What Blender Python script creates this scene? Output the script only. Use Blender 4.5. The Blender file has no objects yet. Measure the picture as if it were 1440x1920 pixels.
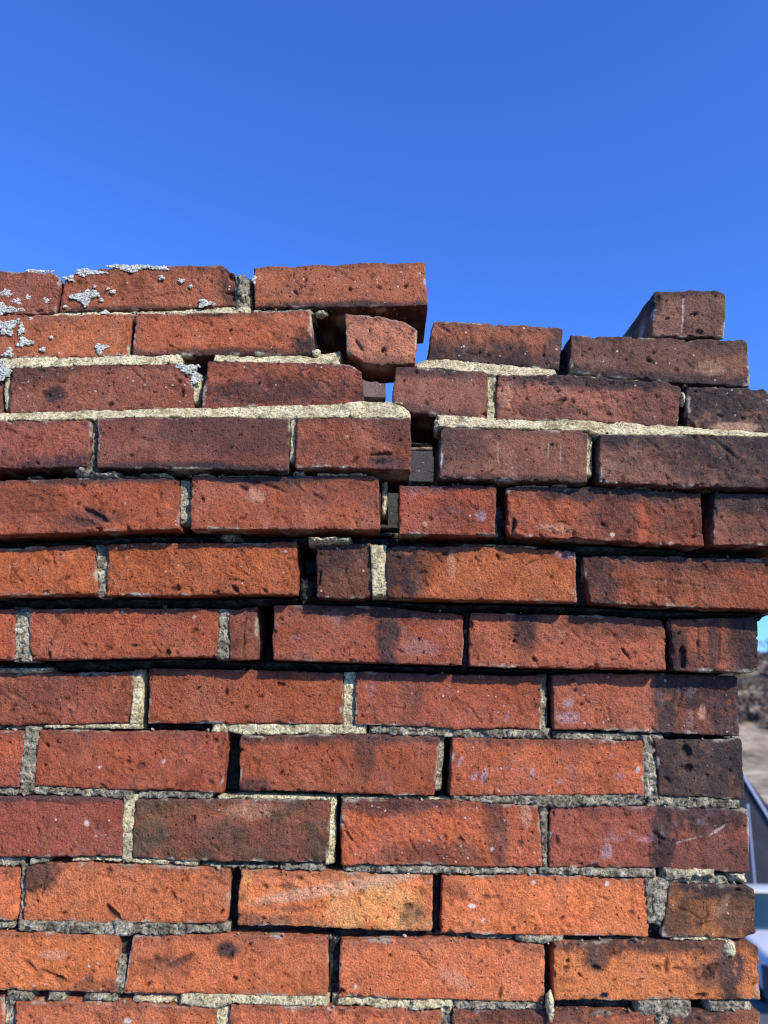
import bpy, math, random
import numpy as np
from mathutils import Matrix, Vector

SC = bpy.context.scene
COL = SC.collection
random.seed(4)
RNG = np.random.default_rng(11)

# ------------------------------------------------------------------ camera
F = 1400.0                      # focal length in pixels of the 1440 px wide picture
PITCH, ROLL, DIST = 13.0, 0.75, 0.79
cam_d = bpy.data.cameras.new('camera')
cam_d.sensor_fit = 'HORIZONTAL'
cam_d.sensor_width = 36.0
cam_d.lens = F / 1440 * 36.0
cam_d.clip_start = 0.05
cam_d.clip_end = 5000
cam_d.dof.use_dof = True
cam_d.dof.focus_distance = 0.80
cam_d.dof.aperture_fstop = 8.5
cam = bpy.data.objects.new('camera', cam_d)
COL.objects.link(cam)
CAMP = Vector((0, -DIST, 0))
ROT = Matrix.Rotation(math.radians(90 + PITCH), 4, 'X') @ Matrix.Rotation(math.radians(ROLL), 4, 'Z')
cam.matrix_world = Matrix.Translation(CAMP) @ ROT
SC.camera = cam
SC.cycles.filter_width = 1.15
SC.render.resolution_x, SC.render.resolution_y = 768, 1024

# ------------------------------------------------------------------ light
SUN_EL, SUN_AZ = 34.0, 43.0       # azimuth to the right of the wall's outward normal
sv = Vector((math.sin(math.radians(SUN_AZ)) * math.cos(math.radians(SUN_EL)),
             -math.cos(math.radians(SUN_AZ)) * math.cos(math.radians(SUN_EL)),
             math.sin(math.radians(SUN_EL))))
world = bpy.data.worlds.new('World')
SC.world = world
world.use_nodes = True
wn = world.node_tree
wn.nodes.clear()
sky = wn.nodes.new('ShaderNodeTexSky')
sky.sky_type = 'NISHITA'
sky.sun_disc = False
sky.sun_elevation = math.radians(SUN_EL)
sky.sun_rotation = math.radians(180 - SUN_AZ)
sky.altitude = 300
sky.air_density = 1.0
sky.dust_density = 0.35
sky.ozone_density = 3.0
tint = wn.nodes.new('ShaderNodeMix')
tint.data_type = 'RGBA'
tint.blend_type = 'MULTIPLY'
tint.inputs['Factor'].default_value = 1.0
tint.inputs['B'].default_value = (0.60, 1.14, 2.35, 1)
bg = wn.nodes.new('ShaderNodeBackground')
bg.inputs['Strength'].default_value = 0.13
wo = wn.nodes.new('ShaderNodeOutputWorld')
wn.links.new(sky.outputs[0], tint.inputs['A'])
wn.links.new(tint.outputs['Result'], bg.inputs[0])
wn.links.new(bg.outputs[0], wo.inputs[0])

sun_d = bpy.data.lights.new('sun', 'SUN')
sun_d.energy = 4.9
sun_d.angle = math.radians(0.53)
sun_d.color = (1.0, 0.925, 0.79)
sun = bpy.data.objects.new('sun', sun_d)
sun.rotation_euler = sv.to_track_quat('Z', 'Y').to_euler()
COL.objects.link(sun)
SC.view_settings.view_transform = 'Standard'
SC.view_settings.look = 'None'
SC.view_settings.exposure = 0.0
SC.view_settings.gamma = 1.0
SC.view_settings.use_curve_mapping = False

# ------------------------------------------------------------------ helpers
R3 = np.array(ROT.to_3x3())
C3 = np.array(CAMP)

def unproj(px, py, Y):
    """pixel of the 1440x1920 picture -> point on the upright plane y = Y"""
    px = np.asarray(px, float); py = np.asarray(py, float)
    d = np.stack([(px - 720) / F, (960 - py) / F, -np.ones_like(px)], -1) @ R3.T
    t = (Y - C3[1]) / d[..., 1]
    return C3 + d * t[..., None]

def _hash(ix, iy, iz, seed):
    h = (ix * 374761393 + iy * 668265263 + iz * 2147483647 + seed * 1274126177) & 0xFFFFFFFF
    h = ((h ^ (h >> 13)) * 1274126177) & 0xFFFFFFFF
    h = ((h ^ (h >> 16)) * 2246822519) & 0xFFFFFFFF
    return ((h ^ (h >> 15)) & 0xFFFFFF) / float(0xFFFFFF)

def vnoise(p, scale, seed=0):
    """value noise in -1..1, scale = feature size in metres"""
    q = p / scale + 1000.37
    i = np.floor(q).astype(np.int64)
    f = q - i
    f = f * f * (3 - 2 * f)
    r = 0
    for dx in (0, 1):
        wx = f[:, 0] if dx else 1 - f[:, 0]
        for dy in (0, 1):
            wy = f[:, 1] if dy else 1 - f[:, 1]
            for dz in (0, 1):
                wz = f[:, 2] if dz else 1 - f[:, 2]
                r = r + wx * wy * wz * _hash(i[:, 0] + dx, i[:, 1] + dy, i[:, 2] + dz, seed)
    return r * 2 - 1

def fbm(p, scale, seed=0, octv=3):
    r = 0; a = 1; s = 0
    for k in range(octv):
        r = r + a * vnoise(p, scale, seed + k * 7)
        s += a; a *= 0.55; scale *= 0.5
    return r / s * 1.35

def sstep(a, b, x):
    t = np.clip((x - a) / (b - a), 0, 1)
    return t * t * (3 - 2 * t)

def lin(rgb):
    c = np.array(rgb, float) / 255
    return np.where(c < 0.04045, c / 12.92, ((c + 0.055) / 1.055) ** 2.4)

def mesh_obj(name, verts, faces, mat, parent=None, colors=None, smooth=True, world_parent=None):
    me = bpy.data.meshes.new(name)
    me.from_pydata([tuple(v) for v in verts] if not isinstance(verts, list) else verts, [], faces)
    me.materials.append(mat)
    if smooth:
        me.polygons.foreach_set('use_smooth', [True] * len(me.polygons))
    if colors is not None:
        at = me.color_attributes.new('Col', 'FLOAT_COLOR', 'POINT')
        c4 = np.ones((len(verts), 4), np.float32); c4[:, :3] = colors
        at.data.foreach_set('color', c4.ravel())
    me.update()
    o = bpy.data.objects.new(name, me)
    COL.objects.link(o)
    if parent is not None:
        o.parent = parent
        o.matrix_parent_inverse = parent.matrix_world.inverted()
    return o

def empty(name, loc, label, cat, group=None):
    o = bpy.data.objects.new(name, None)
    o.location = loc
    o.matrix_world = Matrix.Translation(Vector(loc))
    COL.objects.link(o)
    o['label'] = label; o['category'] = cat
    if group: o['group'] = group
    return o

def tagt(o, label, cat, group=None):
    o['label'] = label; o['category'] = cat
    if group: o['group'] = group
    return o

# ------------------------------------------------------------------ materials
def new_mat(name, rough=0.95, spec=0.15):
    m = bpy.data.materials.new(name)
    m.use_nodes = True
    nt = m.node_tree
    b = nt.nodes['Principled BSDF']
    b.inputs['Roughness'].default_value = rough
    b.inputs['Specular IOR Level'].default_value = spec
    return m, nt, b

def noise_node(nt, scale, detail=4, rough=0.6, vec=None):
    n = nt.nodes.new('ShaderNodeTexNoise')
    n.inputs['Scale'].default_value = scale
    n.inputs['Detail'].default_value = detail
    n.inputs['Roughness'].default_value = rough
    if vec is not None: nt.links.new(vec, n.inputs['Vector'])
    return n

def ramp(nt, src, stops):
    r = nt.nodes.new('ShaderNodeValToRGB')
    e = r.color_ramp.elements
    e[0].position, e[0].color = stops[0][0], (*stops[0][1], 1)
    e[1].position, e[1].color = stops[-1][0], (*stops[-1][1], 1)
    for p, c in stops[1:-1]:
        x = e.new(p); x.color = (*c, 1)
    nt.links.new(src, r.inputs[0])
    return r

def mixc(nt, a, b, fac, mode='MULTIPLY'):
    m = nt.nodes.new('ShaderNodeMix')
    m.data_type = 'RGBA'; m.blend_type = mode
    for s, v in (('A', a), ('B', b), ('Factor', fac)):
        if isinstance(v, (int, float)): m.inputs[s].default_value = v
        elif isinstance(v, tuple): m.inputs[s].default_value = (*v, 1)
        else: nt.links.new(v, m.inputs[s])
    return m.outputs['Result']

def bump(nt, b, h, dist, strength=1.0, normal=None):
    bp = nt.nodes.new('ShaderNodeBump')
    bp.inputs['Distance'].default_value = dist
    bp.inputs['Strength'].default_value = strength
    nt.links.new(h, bp.inputs['Height'])
    if normal is not None: nt.links.new(normal, bp.inputs['Normal'])
    nt.links.new(bp.outputs[0], b.inputs['Normal'])
    return bp.outputs[0]

def brick_material():
    m, nt, b = new_mat('fired_clay', 0.93, 0.18)
    at = nt.nodes.new('ShaderNodeAttribute'); at.attribute_name = 'Col'
    geo = nt.nodes.new('ShaderNodeNewGeometry')
    pos = geo.outputs['Position']
    n1 = noise_node(nt, 560, 2, 0.7, pos)
    r1 = ramp(nt, n1.outputs[0], [(0.32, (0.68, 0.65, 0.64)), (0.5, (1.0, 1.0, 1.0)), (0.70, (1.26, 1.24, 1.22))])
    n2 = noise_node(nt, 230, 4, 0.7, pos)
    r2 = ramp(nt, n2.outputs[0], [(0.30, (0.84, 0.82, 0.81)), (0.48, (1.0, 1.0, 1.0)), (0.72, (1.10, 1.09, 1.08))])
    # small blow holes and grit
    vo = nt.nodes.new('ShaderNodeTexVoronoi'); vo.inputs['Scale'].default_value = 190
    wob = mixc(nt, pos, n1.outputs['Color'], 0.0025, 'ADD'); nt.links.new(wob, vo.inputs['Vector'])
    hole = ramp(nt, vo.outputs['Distance'], [(0.10, (0, 0, 0)), (0.26, (1, 1, 1))])
    sep = nt.nodes.new('ShaderNodeSeparateColor'); nt.links.new(vo.outputs['Color'], sep.inputs[0])
    pick = ramp(nt, sep.outputs[0], [(0.74, (1, 1, 1)), (0.80, (0, 0, 0))])
    holes = mixc(nt, hole.outputs[0], pick.outputs[0], 1.0, 'LIGHTEN')
    grit = ramp(nt, sep.outputs[1], [(0.955, (0, 0, 0)), (0.96, (1, 1, 1))])
    gcore = ramp(nt, vo.outputs['Distance'], [(0.16, (1, 1, 1)), (0.24, (0, 0, 0))])
    gm = mixc(nt, grit.outputs[0], gcore.outputs[0], 1.0)
    c = mixc(nt, at.outputs['Color'], r1.outputs[0], 1.0)
    c = mixc(nt, c, r2.outputs[0], 1.0)
    hd = ramp(nt, holes, [(0.0, (0.35, 0.32, 0.32)), (1.0, (1, 1, 1))])
    c = mixc(nt, c, hd.outputs[0], 1.0)
    c = mixc(nt, c, (0.55, 0.44, 0.36), gm, 'MIX')
    nt.links.new(c, b.inputs['Base Color'])
    oi = nt.nodes.new('ShaderNodeObjectInfo')
    mr = nt.nodes.new('ShaderNodeMapRange')
    mr.inputs['To Min'].default_value = 0.12; mr.inputs['To Max'].default_value = 0.85
    nt.links.new(oi.outputs['Random'], mr.inputs['Value'])
    nA = bump(nt, b, n2.outputs[0], 0.0040, 0.9)
    nt.links.new(mr.outputs[0], nA.node.inputs['Strength'])
    nB = bump(nt, b, n1.outputs[0], 0.0016, 0.9, nA)
    bump(nt, b, holes, 0.0011, 1.0, nB)
    return m

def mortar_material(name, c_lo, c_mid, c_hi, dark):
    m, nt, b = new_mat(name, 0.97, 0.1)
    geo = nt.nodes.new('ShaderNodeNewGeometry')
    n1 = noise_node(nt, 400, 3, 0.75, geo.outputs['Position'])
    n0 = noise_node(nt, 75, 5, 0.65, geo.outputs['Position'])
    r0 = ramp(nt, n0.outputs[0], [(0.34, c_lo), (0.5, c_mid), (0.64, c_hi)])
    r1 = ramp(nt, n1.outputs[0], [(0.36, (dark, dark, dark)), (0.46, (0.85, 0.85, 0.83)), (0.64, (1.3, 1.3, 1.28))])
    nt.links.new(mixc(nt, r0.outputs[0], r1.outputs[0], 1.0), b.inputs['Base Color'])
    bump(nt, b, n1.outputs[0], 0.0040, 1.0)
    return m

MB = brick_material()
ML = mortar_material('lime_mortar', (0.34, 0.27, 0.14), (0.72, 0.60, 0.34), (0.86, 0.76, 0.46), 0.22)
MG = mortar_material('grey_mortar', (0.12, 0.100, 0.070), (0.34, 0.295, 0.20), (0.66, 0.58, 0.40), 0.12)
MD = mortar_material('shade_dark_mortar', (0.018, 0.017, 0.016), (0.040, 0.038, 0.034), (0.10, 0.095, 0.085), 0.3)  # mortar of the open joints, their deep shade put into its dark colour
MW = mortar_material('lichen_crust', (0.62, 0.61, 0.48), (0.80, 0.79, 0.66), (0.86, 0.84, 0.72), 0.45)
MATS = {'L': ML, 'G': MG, 'D': MD, 'W': MW}

# ------------------------------------------------------------------ the brick wall
wall = empty('brick_chimney', (0, 0.05, -1.5),
             'weathered red brick chimney top with open joints and a stepped crack', 'brick chimney')
FACE = {0: -.040, 1: -.044, 2: -.055, 3: -.067, 4: -.057, 5: -.040, 6: -.020}
def face(r): return FACE.get(r, 0.0)
KB = np.array([1.20, 1.50, 1.15])        # albedo from the sunlit colour

def brick_mesh(top, bot, Y, depth, col, seed, soot=(), eff=0.0, r0=.0015, chips=(), rough=1.0,
               col2=None, mott=0.5, back_shift=0.0, yaw=0.0, res=0.00125, pits=26, streaks=0.0, edge=0.28, marks=()):
    """top / bot: pixel polylines of the front face's upper and lower edge"""
    def poly(pl, n):
        a = np.array(pl, float)
        s = np.r_[0, np.cumsum(np.hypot(*np.diff(a, axis=0).T))]; s /= s[-1]
        t = np.linspace(0, 1, n)
        return np.stack([np.interp(t, s, a[:, 0]), np.interp(t, s, a[:, 1])], -1)
    c0 = unproj(top[0][0], top[0][1], Y); c1 = unproj(top[-1][0], top[-1][1], Y); c2 = unproj(bot[0][0], bot[0][1], Y)
    L = float(np.linalg.norm(c1 - c0)); H = float(abs(c0[2] - c2[2]))
    nx = max(6, int(L / res)); nz = max(6, int(H / res))
    T = unproj(*poly(top, nx + 1).T, Y); B = unproj(*poly(bot, nx + 1).T, Y)
    wl = np.array([0, .0015, .003, .0045, .0065, .0095, .014, .022, .034, .05, .07, 1.0])
    wl = np.r_[wl[wl < depth - .004], depth]
    nw = len(wl) - 1
    # surface grid of a box (front full, sides, no back grid)
    idx = {}
    pts = []
    def vid(i, j, k):
        key = (i, j, k)
        if key not in idx:
            idx[key] = len(pts); pts.append(key)
        return idx[key]
    faces = []
    for j in range(nz):
        for i in range(nx):
            faces.append((vid(i, j, 0), vid(i + 1, j, 0), vid(i + 1, j + 1, 0), vid(i, j + 1, 0)))
    for k in range(nw):
        for i in range(nx):
            faces.append((vid(i + 1, 0, k), vid(i, 0, k), vid(i, 0, k + 1), vid(i + 1, 0, k + 1)))
            faces.append((vid(i, nz, k), vid(i + 1, nz, k), vid(i + 1, nz, k + 1), vid(i, nz, k + 1)))
        for j in range(nz):
            faces.append((vid(0, j, k), vid(0, j + 1, k), vid(0, j + 1, k + 1), vid(0, j, k + 1)))
            faces.append((vid(nx, j + 1, k), vid(nx, j, k), vid(nx, j, k + 1), vid(nx, j + 1, k + 1)))
    ring = [vid(i, 0, nw) for i in range(nx + 1)] + [vid(nx, j, nw) for j in range(1, nz + 1)] + \
           [vid(i, nz, nw) for i in range(nx - 1, -1, -1)] + [vid(0, j, nw) for j in range(nz - 1, 0, -1)]
    faces.append(tuple(reversed(ring)))
    K = np.array(pts)
    u = K[:, 0] / nx * L; v = K[:, 1] / nz * H; w = wl[K[:, 2]]
    P = np.stack([u, w, v], -1)
    dims = np.array([L, depth, H])
    S = P + np.array([seed * 1.37, seed * .71, seed * .53])
    # arris radius wanders, grows where the arris is chipped
    rn = fbm(S, .018, 3, 3)
    r = r0 * (1 + .55 * rn) + .0062 * rough * sstep(.30, .80, fbm(S, .0095, 21, 3)) + .0018 * sstep(.1, .6, vnoise(S, .0045, 33))
    for (cu, cv, cr) in chips:
        dd = np.sqrt((u / L - cu) ** 2 * (L / H) ** 2 + (v / H - cv) ** 2)
        r = r + cr * (1 - sstep(.05, .28, dd + .1 * vnoise(S, .006, 5)))
    r = np.clip(r, .0008, .016)[:, None]
    q = np.minimum(np.maximum(P, r), dims - r)
    q[:, 1] = np.where(w > depth * .7, P[:, 1], q[:, 1])
    d = P - q
    n = np.linalg.norm(d, axis=1, keepdims=True)
    nrm = d / np.maximum(n, 1e-9)
    Pn = np.where(n > 1e-7, q + nrm * np.minimum(r, n), P)
    # relief along the normal
    front = (K[:, 2] == 0)
    rel = .00075 * fbm(S, .0062, 41, 3) * rough + .0008 * fbm(S, .028, 43, 2) + .00042 * vnoise(S, .0024, 47) * rough
    rel = rel - .0012 * rough * sstep(.35, .75, fbm(S, .010, 45, 3))
    pit = np.zeros(len(P))
    rg = np.random.default_rng(seed * 13 + 5)
    rel = rel * rg.uniform(.55, 1.25)
    jag = vnoise(S, .0022, 39)
    pits = pits * rg.uniform(.25, .9)
    for _ in range(int(pits * L / .2)):
        pu, pv = rg.uniform(.006, L - .006), rg.uniform(.004, H - .004)
        ra = rg.choice([.0007, .0009, .0012, .0018], p=[.4, .34, .2, .06]) * rg.uniform(.8, 1.3)
        an = rg.uniform(-.9, .9); el = rg.uniform(1, 2.4)
        du = (u - pu) * math.cos(an) + (v - pv) * math.sin(an)
        dv = -(u - pu) * math.sin(an) + (v - pv) * math.cos(an)
        g = np.exp(-((du / el) ** 2 + dv ** 2) / ra ** 2 / 1.2)
        g = sstep(.28, .62, g + .18 * jag)
        pit = np.maximum(pit, g * rg.uniform(.55, 1.0) * min(1, ra / .0013) * front)
    # a few tool drags / fire cracks
    for _ in range(rg.integers(0, 3)):
        pu, pv = rg.uniform(.2, .8) * L, rg.uniform(.15, .85) * H
        an = rg.normal(-.5, .6); ln = rg.uniform(.006, .018)
        du = (u - pu) * math.cos(an) + (v - pv) * math.sin(an)
        dv = -(u - pu) * math.sin(an) + (v - pv) * math.cos(an) + .0016 * vnoise(S, .004, 61) + .002 * vnoise(S, .012, 62)
        g = np.exp(-(dv / .00055) ** 2) * (1 - sstep(.7, 1.0, abs(du) / ln)) * .75
        pit = np.maximum(pit, g * front)
    hol = np.zeros(len(P)); pal = []
    k2 = F / DIST
    for (mx, my, hl, hw, an, dp, kind) in marks:
        # pixel -> (u, v) inside this brick, sizes -> metres
        tx = np.interp(mx, [top[0][0], top[-1][0]], [0, 1])
        yt = np.interp(mx, [p_[0] for p_ in top], [p_[1] for p_ in top]); yb = np.interp(mx, [p_[0] for p_ in bot], [p_[1] for p_ in bot])
        mu, mv = tx * L, (yb - my) / (yb - yt) * H
        sc = L / (top[-1][0] - top[0][0])
        ca, sa = math.cos(math.radians(an)), math.sin(math.radians(an))
        du = (u - mu) * ca + (v - mv) * sa; dv = -(u - mu) * sa + (v - mv) * ca
        dd = np.sqrt((du / (hl * sc)) ** 2 + (dv / max(hw * sc, .0007)) ** 2)
        g = (1 - sstep(.62, 1.12, dd + .30 * fbm(S, .005, 121, 3))) * (w < .006)
        if kind == 'h':
            rel = rel - g * dp * .001
            hol = np.maximum(hol, g * min(.75, .22 + dp * .16))
        else:
            pal.append((g * dp, kind))
    rel = rel - .0026 * pit
    Pn = Pn + nrm * rel[:, None]
    # outline wander
    off = np.stack([vnoise(S, .020, 71), vnoise(S, .03, 72), vnoise(S, .022, 73)], -1) * .0007 \
        + np.stack([vnoise(S, .007, 75), 0 * u, vnoise(S, .007, 76)], -1) * .00035
    Pn = Pn + off
    # to the wall
    a = np.clip(Pn[:, 0] / L, -.05, 1.05) * nx
    ai = np.clip(np.floor(a).astype(int), 0, nx - 1); af = (a - ai)[:, None]
    t3 = T[ai] * (1 - af) + T[ai + 1] * af
    b3 = B[ai] * (1 - af) + B[ai + 1] * af
    vv = (Pn[:, 2] / H)[:, None]
    W = b3 * (1 - vv) + t3 * vv
    W[:, 1] = Y + Pn[:, 1] + math.tan(yaw) * (Pn[:, 0] - L / 2)
    W[:, 0] += back_shift * Pn[:, 1]
    # colour
    col = tuple(.80 * a_ + .20 * b_ for a_, b_ in zip(col, (162, 80, 58)))
    c = lin(col) * KB
    lu = float(c @ np.array([.3, .55, .15]))
    c = c * .94 + lu * .06 * np.array([1.15, 1.0, .82])
    cc = np.repeat(c[None], len(P), 0)
    c2 = lin(col2) * KB if col2 is not None else c * np.array([.66, .62, .58])
    m1 = sstep(-.15, .75, fbm(S, .034, 81, 3)) * mott
    cc = cc * (1 - m1[:, None]) + c2 * m1[:, None]
    m2 = sstep(.0, .7, fbm(S, .013, 83, 4)) * .55
    cc = cc * (1 + m2[:, None] * np.array([.35, .42, .36]))
    m2 = sstep(.10, .75, fbm(S, .010, 87, 4)) * .36
    cc = cc * (1 - m2[:, None])
    cc *= (1 + .12 * vnoise(S, .0030, 89))[:, None]
    # rubbed grime along the arrises
    un, vn = u / L, v / H
    eb = np.minimum(np.minimum(u, L - u), np.minimum(v, H - v))
    em = (1 - sstep(.0005, .0065, eb + .0025 * fbm(S, .012, 91, 2))) * edge
    cc = cc * (1 - .72 * em[:, None]) + .72 * em[:, None] * np.array([.030, .027, .027])
    if streaks:
        st = sstep(.2, .75, vnoise(np.stack([u * 1.0, v * .12, w], -1) + seed, .006, 95)) * streaks
        cc = cc * (1 - st[:, None] * .7) + st[:, None] * .7 * np.array([.05, .043, .04])
    # soot patches: (cu, cv, ru, rv, amount)
    so = np.zeros(len(P))
    for (cu, cv, ru, rv, am) in soot:
        dd = np.sqrt(((un - cu) / max(ru, .065)) ** 2 + ((vn - cv) / rv) ** 2)
        so = np.maximum(so, min(1, am * 1.25) * (1 - sstep(.50, 1.30, dd + .42 * fbm(S, .015, 97, 4))))
    so = so * (1 - .22 * sstep(.1, .7, fbm(S, .0055, 99, 2)))
    cc = cc * (1 - .92 * so[:, None]) + .92 * so[:, None] * np.array([.036, .030, .028])
    if eff:
        ef = .7 * sstep(.30, .85, fbm(S, .013, 101, 4)) * eff
        cc = cc * (1 - ef[:, None]) + ef[:, None] * np.array([.40, .31, .36])
    # pale dust, then fresh clay in the broken arrises, then traces of old mortar
    du_ = .16 * sstep(-.3, .8, fbm(S, .02, 107, 4))
    cc = cc * (1 - du_[:, None]) + du_[:, None] * np.array([.34, .20, .145])
    fr = sstep(.0045, .0075, r[:, 0]) * .45
    cc = cc * (1 - fr[:, None]) + fr[:, None] * c * 1.15
    mo = (1 - sstep(.0004, .0030, eb + .0030 * fbm(S, .006, 109, 3))) * sstep(.12, .5, fbm(S, .022, 111, 3)) * .75
    cc = cc * (1 - mo[:, None]) + mo[:, None] * np.array([.50, .44, .31])
    # grime washed over the top arris
    tg = (1 - sstep(.0, .011, (H - v) + .008 * fbm(S * np.array([1.4, 1, .7]), .013, 93, 4))) * .30
    cc = cc * (1 - tg[:, None]) + tg[:, None] * np.array([.060, .046, .044])
    # white grit, dark iron spots
    gr = sstep(.86, .97, vnoise(S, .0022, 103)) * .55
    cc = cc * (1 - gr[:, None]) + gr[:, None] * np.array([.55, .42, .33])
    ir = sstep(.86, .93, vnoise(S, .0038, 105) + .12 * jag) * .85
    cc = cc * (1 - ir[:, None]) + ir[:, None] * np.array([.035, .028, .028])
    cc = cc * (1 - .68 * pit[:, None])
    cc = cc * (1 - hol[:, None]) + hol[:, None] * np.array([.035, .024, .020])
    for g, kind in pal:
        tone = {'w': (.72, .66, .55), 'l': (.42, .31, .34), 't': (.66, .38, .22), 'k': (.04, .034, .032)}[kind]
        cc = cc * (1 - g[:, None]) + g[:, None] * np.array(tone)
    return W, faces, np.clip(cc, .008, .9)

# every brick: row, top polyline, bottom polyline, sunlit colour, options
BR = []
def b(row, top, bot, col, **k): BR.append(dict(row=row, top=top, bot=bot, col=col, **k))

b(0, [(-228, 506), (20, 508), (98, 510), (113, 521)], [(-232, 590), (104, 588)], (150, 76, 66), rough=1.3)
b(0, [(119, 519), (150, 508), (200, 501), (300, 498), (415, 497), (441, 512)], [(110, 584), (300, 581), (446, 573)], (158, 80, 60), rough=1.2,
  chips=((.97, .8, .008),), soot=((.95, .55, .09, .6, .6), (.3, 0, .5, .12, .6)))
b(0, [(476, 500), (640, 494), (797, 490)], [(476, 576), (640, 577), (803, 573)], (160, 82, 60), soot=((.55, 0, .6, .16, .85),), pits=40, eff=.15)
b(1, [(-100, 592), (246, 588)], [(-104, 673), (120, 671), (241, 667)], (172, 86, 58))
b(1, [(255, 587), (400, 586), (582, 581)], [(248, 667), (588, 666)], (168, 78, 52), soot=((.97, .1, .12, .45, .9), (.5, 0, .7, .18, .75), (.45, 1, .2, .15, .4)))
b(1, [(647, 586), (707, 591), (755, 603), (782, 621)], [(650, 657), (682, 678), (715, 684), (779, 682)], (188, 106, 86), dy=-.012,
  rough=.9, soot=((.7, .0, .5, .25, .4),), label='tilted half brick slipping out of the crack', yaw=math.radians(-3), depth=.050, pits=70)
b(1, [(811, 602), (930, 606), (1054, 615)], [(803, 674), (930, 682), (1051, 694)], (140, 74, 60), soot=((.5, 0, .8, .55, .85), (1.0, .5, .1, .8, .7)), eff=.1)
b(1, [(1069, 627), (1290, 635), (1392, 637), (1401, 643)], [(1069, 699), (1240, 716), (1407, 725)], (114, 72, 66), soot=((.2, .3, .6, 1.1, .35), (.5, 0, .9, .25, .8), (.85, .9, .3, .3, .5)), rough=1.2, pits=50)
b(2, [(-352, 690), (3, 688)], [(-352, 779), (5, 776)], (98, 56, 50), dy=.004)
b(2, [(21, 689), (150, 684), (335, 680), (359, 697)], [(16, 777), (200, 772), (362, 768)], (122, 64, 55), soot=((.1, .9, .25, .3, .5), (.25, .4, .05, .2, .8)), pits=40)
b(2, [(389, 676), (550, 679), (656, 682), (677, 695)], [(378, 767), (607, 763), (684, 757)], (124, 60, 50), soot=((.45, .35, .55, .3, .6), (.97, .2, .06, .4, .5)))
b(2, [(742, 687), (800, 688), (914, 698)], [(735, 757), (773, 773), (840, 783), (914, 786)], (116, 68, 64), soot=((.3, .95, .6, .2, .6), (.5, 0, .6, .2, .5)), rough=1.3)
b(2, [(932, 702), (1062, 703), (1250, 717), (1277, 725)], [(931, 787), (1100, 790), (1272, 801)], (132, 74, 66), soot=((.55, .95, .6, .25, .8), (.9, .4, .25, .6, .45), (.3, .2, .2, .2, .5)), rough=1.5, pits=50)
b(2, [(1288, 725), (1432, 727), (1447, 735)], [(1290, 802), (1452, 814)], (110, 72, 64), soot=((.45, .65, 1.0, .8, 1.0),), rough=1.3)
b(3, [(-192, 792), (171, 786)], [(-195, 884), (165, 875)], (128, 60, 54), soot=((.9, .05, .35, .25, .7),))
b(3, [(183, 783), (400, 781), (544, 785)], [(180, 877), (540, 883)], (112, 58, 54), soot=((.8, .75, .5, .6, .45), (.5, .0, .7, .15, .8)), mott=.7)
b(3, [(556, 783), (769, 783)], [(553, 876), (700, 879), (771, 881)], (128, 62, 50), soot=((.9, .9, .2, .5, .5), (.8, .15, .18, .14, .6)))
b(3, [(827, 800), (1102, 807)], [(823, 897), (1102, 906)], (112, 66, 60), soot=((.1, .7, .25, .6, .5), (.5, 0, .8, .12, .6)), rough=1.1, streaks=.35)
b(3, [(1125, 815), (1300, 815), (1497, 821)], [(1125, 905), (1300, 912), (1500, 919)], (104, 66, 62), soot=((.15, .95, .25, .3, .8), (.75, .6, .5, .7, .75), (.4, .95, .5, .15, .6)), rough=1.3)
b(4, [(-28, 902), (167, 896), (320, 894), (335, 901)], [(-28, 1004), (200, 997), (336, 992)], (158, 68, 44), soot=((.15, .6, .25, .4, .35), (.5, .25, .22, .2, .5), (.6, 1, .7, .12, .7)), chips=((.55, .1, .004),), rough=1.3)
b(4, [(358, 893), (500, 893), (700, 892), (710, 897)], [(357, 993), (712, 993)], (156, 72, 52), soot=((.45, 1, .35, .2, .85), (.8, .7, .3, .3, .3)), rough=1.2, eff=.1)
b(4, [(748, 909), (928, 910)], [(749, 1002), (930, 1004)], (156, 66, 50), soot=((.6, .4, .3, .3, .3), (.5, 1, .7, .12, .5)), eff=.3)
b(4, [(949, 913), (1120, 914), (1314, 923)], [(953, 1005), (1180, 1016), (1320, 1026)], (160, 72, 52), soot=((.5, .97, .5, .3, .85), (.55, .55, .12, .6, .6), (.9, .6, .2, .6, .5)), chips=((.03, .1, .006),), rough=1.3)
b(4, [(1339, 924), (1500, 930), (1690, 934)], [(1337, 1022), (1500, 1027), (1690, 1032)], (130, 68, 58), soot=((.15, .9, .5, .45, .9), (.3, .5, .25, .5, .4)))
b(5, [(-186, 1030), (30, 1027), (150, 1021), (178, 1025)], [(-188, 1122), (50, 1117), (182, 1115)], (186, 84, 46), rough=1.3)
b(5, [(204, 1021), (300, 1018), (557, 1016)], [(197, 1117), (557, 1115)], (184, 84, 48), pits=45, rough=1.2)
b(5, [(592, 1022), (695, 1018)], [(594, 1121), (680, 1123), (700, 1117)], (96, 54, 46), dy=.002, rough=1.5, soot=((.3, .8, .5, .4, .5),), depth=.19)
b(5, [(723, 1024), (900, 1024), (1079, 1033)], [(725, 1122), (1082, 1129)], (194, 92, 54), soot=((.05, .6, .16, .8, .9), (.1, .95, .3, .3, .5)), pits=45, rough=1.3)
b(5, [(1092, 1043), (1250, 1042), (1473, 1050)], [(1106, 1131), (1250, 1138), (1478, 1146)], (166, 78, 54), soot=((.05, .5, .12, 1.0, .7), (.55, .95, .5, .3, .55), (.5, .5, .3, .3, .3)), rough=1.3, chips=((.02, .2, .006),))
b(6, [(-334, 1150), (27, 1142)], [(-334, 1242), (29, 1237)], (168, 72, 48))
b(6, [(51, 1144), (150, 1141), (412, 1141)], [(56, 1238), (407, 1232)], (164, 74, 52), chips=((.08, .03, .004),))
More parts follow.
